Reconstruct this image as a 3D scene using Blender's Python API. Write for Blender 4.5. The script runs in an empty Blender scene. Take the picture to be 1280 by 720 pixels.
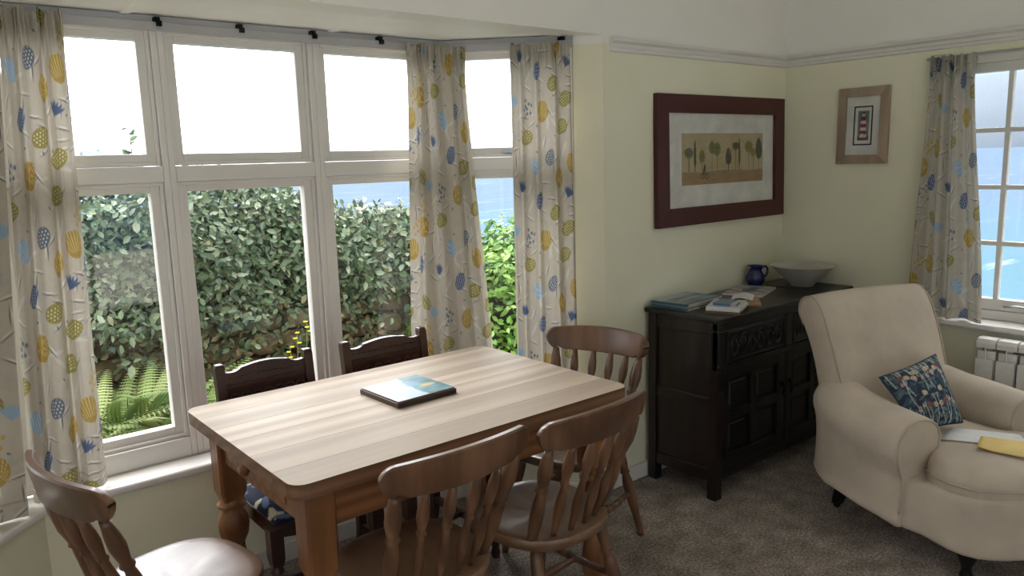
import bpy, math, random
import numpy as np
from mathutils import Vector, Matrix

# ---------------------------------------------------------------- camera, sky, exposure
SC = bpy.context.scene
COL = SC.collection
F_PX, YAW, PITCH, ROLL = 965.0, math.radians(39.351), math.radians(9.451), math.radians(-1.656)
fwd = Vector((math.sin(YAW) * math.cos(PITCH), math.cos(YAW) * math.cos(PITCH), -math.sin(PITCH)))
rgt = Vector((math.cos(YAW), -math.sin(YAW), 0.0))
upv = rgt.cross(fwd)
r2 = math.cos(ROLL) * rgt + math.sin(ROLL) * upv
u2 = -math.sin(ROLL) * rgt + math.cos(ROLL) * upv
cam_d = bpy.data.cameras.new('camera')
cam_d.sensor_width = 36.0
cam_d.lens = F_PX / 1280.0 * 36.0
cam_d.clip_start, cam_d.clip_end = 0.05, 6000.0
cam = bpy.data.objects.new('camera', cam_d)
COL.objects.link(cam)
cam.matrix_world = Matrix(((r2.x, u2.x, -fwd.x, 0), (r2.y, u2.y, -fwd.y, 0), (r2.z, u2.z, -fwd.z, 1.58), (0, 0, 0, 1)))
SC.camera = cam
SC.view_settings.view_transform = 'Standard'
SC.view_settings.look = 'None'
SC.view_settings.gamma = 1.0
SC.view_settings.use_curve_mapping = False
SC.view_settings.exposure = 1.28

# overcast sky: brighter towards the zenith, with the veiled sun behind thin cloud over the sea (+Y)
world = bpy.data.worlds.new('overcast_sky')
SC.world = world
world.use_nodes = True
wn, wl = world.node_tree.nodes, world.node_tree.links
wn.clear()
def wnode(t, **kw):
    n = wn.new(t)
    for k, v in kw.items():
        setattr(n, k, v)
    return n
w_out = wnode('ShaderNodeOutputWorld')
w_bg = wnode('ShaderNodeBackground')
w_tc = wnode('ShaderNodeTexCoord')
w_sep = wnode('ShaderNodeSeparateXYZ')
wl.new(w_tc.outputs['Generated'], w_sep.inputs[0])
SKY_HORIZON, SKY_RISE, SKY_GLOW = 0.21, 1.8, 6.0
w_z = wnode('ShaderNodeMath', operation='MAXIMUM'); wl.new(w_sep.outputs['Z'], w_z.inputs[0]); w_z.inputs[1].default_value = 0.0
w_r = wnode('ShaderNodeMath', operation='MULTIPLY_ADD'); wl.new(w_z.outputs[0], w_r.inputs[0]); w_r.inputs[1].default_value = SKY_RISE; w_r.inputs[2].default_value = SKY_HORIZON
SUN_AZ, SUN_EL = math.radians(4), math.radians(38)
w_dot = wnode('ShaderNodeVectorMath', operation='DOT_PRODUCT'); wl.new(w_tc.outputs['Generated'], w_dot.inputs[0])
w_dot.inputs[1].default_value = (math.sin(SUN_AZ) * math.cos(SUN_EL), math.cos(SUN_AZ) * math.cos(SUN_EL), math.sin(SUN_EL))
w_mx = wnode('ShaderNodeMath', operation='MAXIMUM'); wl.new(w_dot.outputs['Value'], w_mx.inputs[0]); w_mx.inputs[1].default_value = 0.0
w_pw = wnode('ShaderNodeMath', operation='POWER'); wl.new(w_mx.outputs[0], w_pw.inputs[0]); w_pw.inputs[1].default_value = 4.0
w_gl = wnode('ShaderNodeMath', operation='MULTIPLY_ADD'); wl.new(w_pw.outputs[0], w_gl.inputs[0]); w_gl.inputs[1].default_value = SKY_GLOW; wl.new(w_r.outputs[0], w_gl.inputs[2])
# hazy blue low over the sea, white cloud higher up and around the sun
w_el = wnode('ShaderNodeMapRange'); wl.new(w_z.outputs[0], w_el.inputs['Value']); w_el.inputs['From Max'].default_value = 0.45
w_hz = wnode('ShaderNodeMix', data_type='RGBA'); wl.new(w_el.outputs[0], w_hz.inputs['Factor'])
w_hz.inputs['A'].default_value = (0.74, 0.92, 1.14, 1); w_hz.inputs['B'].default_value = (0.955, 0.975, 1.0, 1)
w_sat = wnode('ShaderNodeMath', operation='MULTIPLY', use_clamp=True); wl.new(w_pw.outputs[0], w_sat.inputs[0]); w_sat.inputs[1].default_value = 5.0
w_mix = wnode('ShaderNodeMix', data_type='RGBA'); wl.new(w_sat.outputs[0], w_mix.inputs['Factor'])
wl.new(w_hz.outputs['Result'], w_mix.inputs['A']); w_mix.inputs['B'].default_value = (0.955, 0.975, 1.0, 1)
w_map = wnode('ShaderNodeMapping'); wl.new(w_tc.outputs['Generated'], w_map.inputs[0]); w_map.inputs['Scale'].default_value = (3, 3, 14)
w_no = wnode('ShaderNodeTexNoise'); wl.new(w_map.outputs[0], w_no.inputs['Vector']); w_no.inputs['Scale'].default_value = 1.6; w_no.inputs['Detail'].default_value = 4
w_cl = wnode('ShaderNodeMath', operation='MULTIPLY_ADD'); wl.new(w_no.outputs['Fac'], w_cl.inputs[0]); w_cl.inputs[1].default_value = 0.24; w_cl.inputs[2].default_value = 0.88
w_st = wnode('ShaderNodeMath', operation='MULTIPLY'); wl.new(w_gl.outputs[0], w_st.inputs[0]); wl.new(w_cl.outputs[0], w_st.inputs[1])
wl.new(w_mix.outputs['Result'], w_bg.inputs['Color']); wl.new(w_st.outputs[0], w_bg.inputs['Strength']); wl.new(w_bg.outputs[0], w_out.inputs[0])

# ---------------------------------------------------------------- helpers
rnd = random.Random(7)
PI = math.pi
def lin(c):
    return tuple((x / 12.92 if x <= 0.04045 else ((x + 0.055) / 1.055) ** 2.4) for x in (v / 255.0 for v in c))
def lin4(c):
    return (*lin(c), 1.0)

MATS = {}
class NT:
    def __init__(s, name):
        m = bpy.data.materials.new(name); m.use_nodes = True
        s.m, s.n, s.l = m, m.node_tree.nodes, m.node_tree.links
        s.p = s.n['Principled BSDF']; s.out = s.n['Material Output']
        MATS[name] = m
    def node(s, t, **kw):
        n = s.n.new(t)
        for k, v in kw.items(): setattr(n, k, v)
        return n
    def link(s, a, b): s.l.new(a, b)
    def coords(s, kind='Object', scale=(1, 1, 1)):
        tc = s.node('ShaderNodeTexCoord'); mp = s.node('ShaderNodeMapping')
        if kind == 'World':
            g = s.node('ShaderNodeNewGeometry'); s.link(g.outputs['Position'], mp.inputs[0])
        else:
            s.link(tc.outputs[kind], mp.inputs[0])
        mp.inputs['Scale'].default_value = scale
        return mp.outputs[0]
    def noise(s, vec, scale, detail=3, rough=0.55):
        n = s.node('ShaderNodeTexNoise'); s.link(vec, n.inputs['Vector'])
        n.inputs['Scale'].default_value = scale; n.inputs['Detail'].default_value = detail; n.inputs['Roughness'].default_value = rough
        return n.outputs['Fac']
    def ramp(s, fac, stops):
        r = s.node('ShaderNodeValToRGB'); s.link(fac, r.inputs[0])
        e = r.color_ramp.elements
        while len(e) < len(stops): e.new(0.5)
        for i, (p, c) in enumerate(stops):
            e[i].position = p; e[i].color = lin4(c)
        return r.outputs[0]
    def mix(s, fac, a, b, blend='MIX'):
        m = s.node('ShaderNodeMix', data_type='RGBA', blend_type=blend)
        if isinstance(fac, (int, float)): m.inputs['Factor'].default_value = fac
        else: s.link(fac, m.inputs['Factor'])
        for k, v in (('A', a), ('B', b)):
            if isinstance(v, tuple): m.inputs[k].default_value = v
            else: s.link(v, m.inputs[k])
        return m.outputs['Result']
    def math(s, op, a, b=0.0, c=0.0):
        m = s.node('ShaderNodeMath', operation=op)
        for i, v in enumerate((a, b, c)):
            if isinstance(v, (int, float)): m.inputs[i].default_value = v
            else: s.link(v, m.inputs[i])
        return m.outputs[0]
    def bump(s, h, strength=0.2, dist=0.01):
        b = s.node('ShaderNodeBump'); s.link(h, b.inputs['Height']); b.inputs['Strength'].default_value = strength; b.inputs['Distance'].default_value = dist
        s.link(b.outputs[0], s.p.inputs['Normal'])
    def base(s, v):
        if isinstance(v, tuple): s.p.inputs['Base Color'].default_value = v
        else: s.link(v, s.p.inputs['Base Color'])

def m_paint(name, col, rough=0.55, var=0.06, scale=3.0, bump=0.05):
    t = NT(name); v = t.coords('World')
    f = t.noise(v, scale, 4)
    c0 = tuple(x * (1 - var) for x in col); c1 = tuple(min(255, x * (1 + var)) for x in col)
    t.base(t.ramp(f, [(0.3, c0), (0.7, c1)])); t.p.inputs['Roughness'].default_value = rough
    t.bump(t.noise(v, 120, 2), bump, 0.002)
    return t.m
def m_wood(name, dark, mid, light, rough=0.4, axis=0, scale=1.0, coat=0.0, kind='Object'):
    t = NT(name)
    sc = [14.0 * scale] * 3; sc[axis] = 0.9 * scale
    v = t.coords(kind, tuple(sc))
    oi = t.node('ShaderNodeObjectInfo')
    add = t.node('ShaderNodeVectorMath', operation='ADD'); t.link(v, add.inputs[0])
    sc1 = t.node('ShaderNodeVectorMath', operation='SCALE'); sc1.inputs[0].default_value = (17.3, 9.1, 5.7); t.link(oi.outputs['Random'], sc1.inputs['Scale']); t.link(sc1.outputs[0], add.inputs[1])
    v = add.outputs[0]
    f = t.noise(v, 1.6, 5, 0.6)
    wv = t.node('ShaderNodeTexWave', wave_type='RINGS'); t.link(v, wv.inputs['Vector'])
    wv.inputs['Scale'].default_value = 0.55; wv.inputs['Distortion'].default_value = 3.5; wv.inputs['Detail'].default_value = 2.0
    g = t.math('MULTIPLY_ADD', wv.outputs['Fac'], 0.35, t.math('MULTIPLY', f, 0.65))
    c = t.ramp(g, [(0.25, dark), (0.5, mid), (0.75, light)])
    tone = t.math('MULTIPLY_ADD', oi.outputs['Random'], 0.22, 0.89)
    hs = t.node('ShaderNodeHueSaturation'); t.link(c, hs.inputs['Color']); t.link(tone, hs.inputs['Value'])
    t.base(hs.outputs[0]); t.p.inputs['Roughness'].default_value = rough
    t.p.inputs['Coat Weight'].default_value = coat; t.p.inputs['Coat Roughness'].default_value = 0.25
    t.bump(f, 0.12, 0.004)
    return t.m
def m_plain(name, col, rough=0.5, metal=0.0, spec=0.5, coat=0.0):
    t = NT(name); v = t.coords('Object'); f = t.noise(v, 9, 3)
    t.base(t.ramp(f, [(0.3, tuple(x * 0.94 for x in col)), (0.7, tuple(min(255, x * 1.05) for x in col))]))
    t.p.inputs['Roughness'].default_value = rough; t.p.inputs['Metallic'].default_value = metal; t.p.inputs['Specular IOR Level'].default_value = spec
    t.p.inputs['Coat Weight'].default_value = coat
    return t.m
def m_attr(name, rough=0.8, transl=0.0, weave=0.0, spec=0.3):
    t = NT(name)
    a = t.node('ShaderNodeAttribute'); a.attribute_name = 'pat'
    v = t.coords('Object')
    f = t.noise(v, 30, 3)
    c = t.mix(0.10, a.outputs['Color'], t.ramp(f, [(0.3, (90, 90, 90)), (0.7, (255, 255, 255))]), 'MULTIPLY')
    t.base(c); t.p.inputs['Roughness'].default_value = rough; t.p.inputs['Specular IOR Level'].default_value = spec
    if weave: t.bump(t.noise(v, 500, 2), weave, 0.002)
    if transl:
        tr = t.node('ShaderNodeBsdfTranslucent'); t.link(c, tr.inputs['Color'])
        mx = t.node('ShaderNodeMixShader'); mx.inputs[0].default_value = transl
        t.link(t.p.outputs[0], mx.inputs[1]); t.link(tr.outputs[0], mx.inputs[2]); t.link(mx.outputs[0], t.out.inputs[0])
    return t.m
def m_fabric(name, col, rough=0.9, var=0.05):
    t = NT(name); v = t.coords('Object')
    f = t.noise(v, 6, 4)
    t.base(t.ramp(f, [(0.3, tuple(x * (1 - var) for x in col)), (0.7, tuple(min(255, x * (1 + var)) for x in col))]))
    t.p.inputs['Roughness'].default_value = rough; t.p.inputs['Specular IOR Level'].default_value = 0.2
    t.p.inputs['Sheen Weight'].default_value = 0.15
    w = t.node('ShaderNodeTexNoise'); t.link(v, w.inputs['Vector']); w.inputs['Scale'].default_value = 450
    t.bump(t.math('MULTIPLY_ADD', t.noise(v, 4, 4), 3.0, w.outputs['Fac']), 0.25, 0.003)
    return t.m
def m_glass(name='window_glass'):
    t = NT(name); t.n.remove(t.p)
    tr = t.node('ShaderNodeBsdfTransparent'); tr.inputs[0].default_value = (0.99, 0.99, 0.99, 1)
    gl = t.node('ShaderNodeBsdfGlossy'); gl.inputs['Roughness'].default_value = 0.03
    lw = t.node('ShaderNodeLayerWeight'); lw.inputs['Blend'].default_value = 0.5
    fr = t.math('MULTIPLY_ADD', t.math('POWER', lw.outputs['Facing'], 5.0), 0.9, 0.035)
    mx = t.node('ShaderNodeMixShader'); t.link(fr, mx.inputs[0]); t.link(tr.outputs[0], mx.inputs[1]); t.link(gl.outputs[0], mx.inputs[2])
    t.link(mx.outputs[0], t.out.inputs[0]); return t.m

# -- geometry -----------------------------------------------------
class G:
    """collects pieces of one part"""
    def __init__(s): s.v, s.f = [], []
    def add(s, vs, fs):
        o = len(s.v); s.v += [tuple(x) for x in vs]; s.f += [tuple(i + o for i in f) for f in fs]; return s
    def box(s, x0, x1, y0, y1, z0, z1):
        return s.add([(x0, y0, z0), (x1, y0, z0), (x1, y1, z0), (x0, y1, z0), (x0, y0, z1), (x1, y0, z1), (x1, y1, z1), (x0, y1, z1)],
                     [(3, 2, 1, 0), (4, 5, 6, 7), (0, 1, 5, 4), (1, 2, 6, 5), (2, 3, 7, 6), (3, 0, 4, 7)])
    def prism(s, poly, z0, z1):
        n = len(poly)
        vs = [(x, y, z0) for x, y in poly] + [(x, y, z1) for x, y in poly]
        return s.add(vs, [tuple(reversed(range(n))), tuple(range(n, 2 * n))] + [(i, (i + 1) % n, n + (i + 1) % n, n + i) for i in range(n)])
    def prism_axis(s, poly, a0, a1, axis):
        """poly in the two other axes (order kept), extruded along axis 0,1,2"""
        n = len(poly)
        def P(u, w, a):
            return (a, u, w) if axis == 0 else ((u, a, w) if axis == 1 else (u, w, a))
        vs = [P(u, w, a0) for u, w in poly] + [P(u, w, a1) for u, w in poly]
        return s.add(vs, [tuple(reversed(range(n))), tuple(range(n, 2 * n))] + [(i, (i + 1) % n, n + (i + 1) % n, n + i) for i in range(n)])
    def loft(s, rings, caps=True, closed=True):
        n = len(rings[0]); vs = [p for r in rings for p in r]; fs = []
        for k in range(len(rings) - 1):
            for i in range(n if closed else n - 1):
                j = (i + 1) % n; fs.append((k * n + i, k * n + j, (k + 1) * n + j, (k + 1) * n + i))
        if caps and closed:
            fs.append(tuple(reversed(range(n)))); fs.append(tuple(range((len(rings) - 1) * n, len(rings) * n)))
        return s.add(vs, fs)
    def lathe(s, prof, p0=(0, 0, 0), p1=(0, 0, 1), n=14, sx=1.0, sy=1.0):
        """prof: (radius, t) with t 0..1 from p0 to p1"""
        a, b = Vector(p0), Vector(p1); d = b - a
        q = Vector((0, 0, 1)).rotation_difference(d.normalized()) if d.length > 1e-9 else None
        ex, ey = q @ Vector((1, 0, 0)), q @ Vector((0, 1, 0))
        return s.loft([[tuple(a + d * t + ex * (math.cos(2 * PI * i / n) * r * sx) + ey * (math.sin(2 * PI * i / n) * r * sy)) for i in range(n)] for r, t in prof])
    def tube(s, pts, r, n=8):
        pts = [Vector(p) for p in pts]; rings = []
        for i, p in enumerate(pts):
            d = (pts[min(i + 1, len(pts) - 1)] - pts[max(i - 1, 0)]).normalized()
            q = Vector((0, 0, 1)).rotation_difference(d)
            rr = r[i] if isinstance(r, (list, tuple)) else r
            rings.append([tuple(p + q @ Vector((math.cos(2 * PI * k / n) * rr, math.sin(2 * PI * k / n) * rr, 0))) for k in range(n)])
        return s.loft(rings)
    def sphere(s, c, r, n=8, m=6):
        rx, ry, rz = r if isinstance(r, tuple) else (r, r, r)
        rings = []
        for k in range(m + 1):
            th = PI * k / m; q = max(math.sin(th), 0.02)
            rings.append([(c[0] + rx * q * math.cos(2 * PI * i / n), c[1] + ry * q * math.sin(2 * PI * i / n), c[2] - rz * math.cos(th)) for i in range(n)])
        return s.loft(rings)
    def build(s, name, mat, parent=None, smooth=False, bevel=0.0, seg=2, subsurf=0):
        me = bpy.data.meshes.new(name); me.from_pydata(s.v, [], s.f); me.update()
        return obj_from(me, name, mat, parent, smooth, bevel, seg, subsurf)
def obj_from(me, name, mat, parent=None, smooth=False, bevel=0.0, seg=2, subsurf=0):
    if mat is not None: me.materials.append(MATS[mat] if isinstance(mat, str) else mat)
    if smooth:
        me.polygons.foreach_set('use_smooth', [True] * len(me.polygons))
        if smooth == 'auto': me.set_sharp_from_angle(angle=math.radians(40))
    o = bpy.data.objects.new(name, me); COL.objects.link(o)
    if parent: o.parent = parent
    if bevel:
        b = o.modifiers.new('bevel', 'BEVEL'); b.width = bevel; b.segments = seg; b.limit_method = 'ANGLE'; b.angle_limit = math.radians(35); b.harden_normals = False
    if subsurf:
        b = o.modifiers.new('sub', 'SUBSURF'); b.levels = subsurf; b.render_levels = subsurf
    return o
def tag(o, label=None, cat=None, group=None, kind=None):
    if label: o['label'] = label
    if cat: o['category'] = cat
    if group: o['group'] = group
    if kind: o['kind'] = kind
    return o
def thing(name, label, cat, loc=(0, 0, 0), rotz=0.0, group=None, kind=None):
    o = bpy.data.objects.new(name, None); COL.objects.link(o); o.empty_display_size = 0.05
    o.location = loc; o.rotation_euler = (0, 0, rotz)
    return tag(o, label, cat, group, kind)
def copy_tree(o, parent=None):
    c = o.copy(); COL.objects.link(c); c.parent = parent
    for ch in list(o.children): copy_tree(ch, c)
    return c
def set_pat(me, cols):
    """cols: per-vertex linear rgb, N x 3"""
    a = me.color_attributes.new('pat', 'FLOAT_COLOR', 'POINT')
    c = np.ones((len(me.vertices), 4), np.float32); c[:, :3] = cols
    a.data.foreach_set('color', c.ravel())
def srgb2lin(c):
    c = np.asarray(c, float) / 255.0
    return np.where(c <= 0.04045, c / 12.92, ((c + 0.055) / 1.055) ** 2.4)
def grid_mesh(name, P, cols=None):
    """P: nv x nu x 3"""
    nv, nu = P.shape[:2]
    i = np.arange((nv - 1) * (nu - 1)); r, c = i // (nu - 1), i % (nu - 1); a = r * nu + c
    fs = np.stack([a, a + 1, a + nu + 1, a + nu], 1)
    me = bpy.data.meshes.new(name); me.from_pydata(P.reshape(-1, 3).tolist(), [], fs.tolist()); me.update()
    if cols is not None: set_pat(me, srgb2lin(cols.reshape(-1, 3)))
    return me
def rrect(x0, x1, y0, y1, r, n=5):
    out = []
    for cx, cy, a0 in ((x1 - r, y1 - r, 0), (x0 + r, y1 - r, 90), (x0 + r, y0 + r, 180), (x1 - r, y0 + r, 270)):
        for k in range(n + 1):
            a = math.radians(a0 + 90 * k / n); out.append((cx + r * math.cos(a), cy + r * math.sin(a)))
    return out
def smoothstep(a, b, x):
    t = np.clip((x - a) / (b - a), 0, 1); return t * t * (3 - 2 * t)

# ---------------------------------------------------------------- materials
def wall_mat():
    t = NT('wall_paint'); g = t.node('ShaderNodeNewGeometry'); sp = t.node('ShaderNodeSeparateXYZ'); t.link(g.outputs['Position'], sp.inputs[0])
    v = t.coords('World'); f = t.noise(v, 2.2, 4)
    cream = t.ramp(f, [(0.3, (233, 229, 202)), (0.7, (240, 236, 211))])
    white = t.ramp(f, [(0.3, (240, 237, 230)), (0.7, (245, 242, 235))])
    up = t.math('GREATER_THAN', sp.outputs['Z'], 2.07)
    t.base(t.mix(up, cream, white)); t.p.inputs['Roughness'].default_value = 0.6
    t.bump(t.math('MULTIPLY_ADD', t.noise(v, 5, 4), 4.0, t.noise(v, 90, 3)), 0.12, 0.004)
wall_mat()
m_paint('white_gloss', (226, 222, 216), 0.32, 0.02, 3, 0.03)
m_paint('ceiling_white', (246, 244, 240), 0.7, 0.02)
m_paint('rail_grey', (176, 175, 176), 0.4, 0.03)
m_paint('hazed_render', (214, 210, 200), 0.8, 0.06)  # house wall colour paled to stand for distance haze
m_wood('pine_top', (154, 136, 117), (170, 152, 132), (184, 167, 147), 0.62, 0, 0.8, 0.0)
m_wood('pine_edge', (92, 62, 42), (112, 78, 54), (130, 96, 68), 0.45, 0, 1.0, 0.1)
m_wood('pine', (106, 66, 36), (130, 84, 48), (150, 104, 64), 0.42, 2, 1.0, 0.1)
m_wood('pine_long', (106, 64, 36), (128, 82, 46), (146, 98, 60), 0.42, 0, 1.0, 0.1)
m_wood('beech', (84, 55, 37), (104, 71, 49), (126, 91, 66), 0.4, 2, 1.0, 0.3)
m_wood('beech_seat', (96, 68, 49), (116, 86, 64), (134, 104, 80), 0.4, 1, 0.8, 0.5)
m_wood('dark_oak', (38, 20, 15), (54, 29, 22), (72, 40, 30), 0.36, 2, 1.0, 0.25)
m_wood('black_oak', (8, 6, 7), (12, 9, 10), (19, 13, 13), 0.36, 0, 1.0, 0.25)
m_wood('black_oak_side', (18, 10, 9), (27, 15, 13), (38, 20, 16), 0.34, 2, 0.7, 0.25)
m_plain('iron', (20, 18, 18), 0.5, 0.6)
m_plain('black_paint', (14, 13, 14), 0.35)
m_plain('brass', (120, 96, 50), 0.4, 0.9)
m_plain('steel', (190, 192, 196), 0.3, 0.9)
m_fabric('slipcover', (198, 184, 166))
m_fabric('piping_fabric', (186, 171, 153))
m_attr('curtain_fabric', 0.85, 0.20, 0.1)
m_attr('cushion_fabric', 0.85, 0.0, 0.25)
m_attr('print_paper', 0.6)
m_attr('print_gloss', 0.5, 0, 0, 0.35)
m_attr('leaf', 0.5, 0.12)
m_plain('mahogany', (74, 30, 28), 0.4, 0, 0.4)
m_wood('limed_oak', (142, 122, 102), (160, 140, 120), (172, 154, 134), 0.55, 2, 1.5)
m_plain('mount_board', (226, 224, 216), 0.8)
m_plain('black_line', (28, 22, 22), 0.6)
m_plain('cobalt_glaze', (16, 26, 92), 0.12, 0, 0.6, 0.5)
m_plain('stoneware', (196, 192, 180), 0.4)
m_plain('paper_white', (222, 222, 220), 0.6)
m_plain('paper_cream', (208, 196, 172), 0.7)
m_plain('page_edge', (200, 192, 178), 0.8)
m_plain('magazine_blue', (92, 124, 150), 0.25)
m_plain('magazine_teal', (70, 92, 98), 0.25)
m_plain('magazine_brown', (110, 86, 70), 0.4)
m_plain('booklet_blue', (88, 116, 148), 0.3)
m_plain('tan_card', (176, 140, 108), 0.7)
m_plain('manila', (226, 196, 112), 0.7)
m_plain('radiator_white', (226, 224, 218), 0.35)
m_plain('placemat_edge', (62, 44, 38), 0.5)
m_plain('cork', (150, 116, 88), 0.8)
m_glass()
def carpet():
    t = NT('carpet'); v = t.coords('World')
    a = t.noise(v, 9, 4); b = t.noise(v, 95, 4, 0.8); c = t.noise(v, 3, 2)
    g = t.math('MULTIPLY_ADD', a, 0.22, t.math('MULTIPLY_ADD', b, 0.66, t.math('MULTIPLY', c, 0.12)))
    t.base(t.ramp(g, [(0.36, (92, 83, 76)), (0.5, (160, 148, 137)), (0.62, (224, 212, 200))]))
    t.p.inputs['Roughness'].default_value = 1.0; t.p.inputs['Specular IOR Level'].default_value = 0.1
    t.bump(t.math('MULTIPLY_ADD', a, 0.4, b), 0.9, 0.012)
carpet()
def sea_mat():
    t = NT('sea_water'); v = t.coords('World')
    mp = t.node('ShaderNodeMapping'); t.link(v, mp.inputs[0]); mp.inputs['Rotation'].default_value = (0, 0, math.radians(-52)); mp.inputs['Scale'].default_value = (0.018, 0.20, 0.1)
    n1 = t.noise(mp.outputs[0], 1.0, 6, 0.62)
    n2 = t.noise(v, 0.35, 4, 0.6)
    foam = t.ramp(n1, [(0.59, (0, 0, 0)), (0.70, (255, 255, 255))])
    vl = t.node('ShaderNodeVectorMath', operation='LENGTH'); t.link(v, vl.inputs[0])
    near = t.node('ShaderNodeMapRange'); t.link(vl.outputs['Value'], near.inputs['Value']); near.inputs['From Min'].default_value = 60; near.inputs['From Max'].default_value = 260; near.inputs['To Min'].default_value = 1; near.inputs['To Max'].default_value = 0.0
    deep = t.mix(near.outputs[0], lin4((80, 95, 112)), lin4((73, 101, 112)))
    fm = t.math('MULTIPLY', foam, t.math('MULTIPLY_ADD', near.outputs[0], 0.45, 0.25))
    wc = t.mix(fm, deep, lin4((196, 204, 212))); t.base(wc)
    t.p.inputs['Roughness'].default_value = 0.5; t.p.inputs['IOR'].default_value = 1.33; t.p.inputs['Specular IOR Level'].default_value = 0.12
    t.bump(t.math('MULTIPLY_ADD', n1, 2.0, n2), 0.5, 1.0)
    df = t.node('ShaderNodeBsdfDiffuse'); t.link(wc, df.inputs['Color']); mx = t.node('ShaderNodeMixShader'); mx.inputs[0].default_value = 0.12
    t.link(df.outputs[0], mx.inputs[1]); t.link(t.p.outputs[0], mx.inputs[2]); t.link(mx.outputs[0], t.out.inputs[0])
sea_mat()
m_paint('garden_soil', (84, 76, 52), 1.0, 0.3, 4, 0.5)
m_paint('cliff_grass', (92, 104, 62), 1.0, 0.2, 1, 0.4)
m_paint('garden_stone', (98, 86, 66), 0.95, 0.25, 9, 0.6)
m_paint('twig_bark', (74, 62, 48), 0.9, 0.2, 12, 0.3)
m_paint('hedge_core', (26, 32, 20), 1.0, 0.3, 20, 0.6)
m_paint('headland', (128, 140, 140), 1.0, 0.1, 0.02, 0.0)  # distance haze mixed into the land colour
m_paint('sea_rock', (92, 90, 92), 0.9, 0.25, 0.8, 0.3)
m_paint('hazed_slate', (122, 130, 142), 0.8, 0.1, 0.5, 0.0)  # slate paled, distance haze is in the colour
m_paint('weathered_post', (150, 150, 148), 0.9, 0.1, 8, 0.2)
m_paint('red_paint', (168, 52, 54), 0.6, 0.1, 8, 0.1)
m_plain('flower_yellow', (238, 214, 40), 0.6)

# ---------------------------------------------------------------- room shell
X_W, Y_W, X_L, Y_B, Z_C = 4.007, 2.432, -1.7, -2.7, 2.62     # right wall, picture wall, far left, behind the camera, ceiling
BAY = [(-0.150, 2.535), (0.27, 2.96), (2.04, 2.96), (2.46, 2.535)]  # inner face of the bay window frames
OPEN_L, OPEN_R = -0.235, 2.545
Z_SILL, Z_SOFF = 0.50, 2.11
def offset(P, d):
    """shift a polyline walked left to right towards the room by d (mitred)"""
    ns = []
    for (x0, y0), (x1, y1) in zip(P, P[1:]):
        L = math.hypot(x1 - x0, y1 - y0); ns.append(((y1 - y0) / L, -(x1 - x0) / L))
    out = []
    for i, (x, y) in enumerate(P):
        if i == 0: n = ns[0]; k = 1
        elif i == len(P) - 1: n = ns[-1]; k = 1
        else:
            a, b = ns[i - 1], ns[i]; n = (a[0] + b[0], a[1] + b[1]); L = math.hypot(*n); n = (n[0] / L, n[1] / L); k = 1 / (n[0] * a[0] + n[1] * a[1])
        out.append((x + n[0] * d * k, y + n[1] * d * k))
    return out
def strip(g, A, B, z0, z1):
    """solid band between polylines A (room side) and B, one prism per segment"""
    n = len(A)
    vs = [(x, y, z) for z in (z0, z1) for L in (A, B) for x, y in L]
    def I(k, s, i): return k * 2 * n + s * n + i
    fs = []
    for i in range(n - 1):
        fs += [(I(0, 0, i), I(0, 1, i), I(0, 1, i + 1), I(0, 0, i + 1)), (I(1, 0, i), I(1, 0, i + 1), I(1, 1, i + 1), I(1, 1, i)),
               (I(0, 0, i), I(0, 0, i + 1), I(1, 0, i + 1), I(1, 0, i)), (I(0, 1, i + 1), I(0, 1, i), I(1, 1, i), I(1, 1, i + 1))]
    fs += [(I(0, 0, 0), I(1, 0, 0), I(1, 1, 0), I(0, 1, 0)), (I(0, 1, n - 1), I(1, 1, n - 1), I(1, 0, n - 1), I(0, 0, n - 1))]
    return g.add(vs, fs)
def struct(name, g, mat, label=None, **kw):
    return tag(g.build(name, mat, **kw), label, None, None, 'structure')

out_bay = offset(BAY, -0.10)
floor_poly = [(X_L, Y_B), (X_W, Y_B), (X_W, Y_W), (OPEN_R, Y_W)] + list(reversed(offset(BAY, 0.0))) + [(OPEN_L, Y_W), (X_L, Y_W)]
struct('floor', G().prism(floor_poly, -0.12, 0.0), 'carpet', 'grey-brown flecked carpet covering the floor')
struct('ceiling', G().box(X_L - .2, X_W + .2, Y_B - .2, Y_W + .13, Z_C, Z_C + .12), 'ceiling_white', 'white plaster ceiling of the room')
g = G()
g.box(OPEN_R, X_W + .2, Y_W, Y_W + .13, -.1, Z_C).box(X_L - .2, OPEN_L, Y_W, Y_W + .13, -.1, Z_C).box(OPEN_L, OPEN_R, Y_W, Y_W + .13, Z_SOFF - .005, Z_C)
struct('wall_back', g, 'wall_paint', 'cream wall with white upper band beside the bay window')
# plaster returns of the bay and the low wall below its sill
g = G()
ret = [(OPEN_R, Y_W), (OPEN_R, Y_W + .13), (2.60, Y_W + .13), (2.535, 2.612), (2.461, 2.534)]
low = [(OPEN_R, Y_W), (2.461, 2.534), (2.39, 2.464)]
def mir(p): return [(2.31 - x, y) for x, y in reversed(p)]
g.prism(ret, -.1, Z_SOFF).prism(mir(ret), -.1, Z_SOFF).prism(low, -.1, Z_SILL - .03).prism(mir(low), -.1, Z_SILL - .03)
strip(g, offset(BAY, 0.10), offset(BAY, -0.10), -.1, Z_SILL - .03)
struct('wall_bay', g, 'wall_paint', 'cream plaster low wall and returns of the bay')
g = G()
g.prism([(OPEN_L, Y_W + .02)] + offset(BAY, -.18) + [(OPEN_R, Y_W + .02)], Z_SOFF, Z_SOFF + .06)
struct('ceiling_bay', g, 'ceiling_white', 'white boarded ceiling of the bay window')
n_trim = 1
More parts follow.
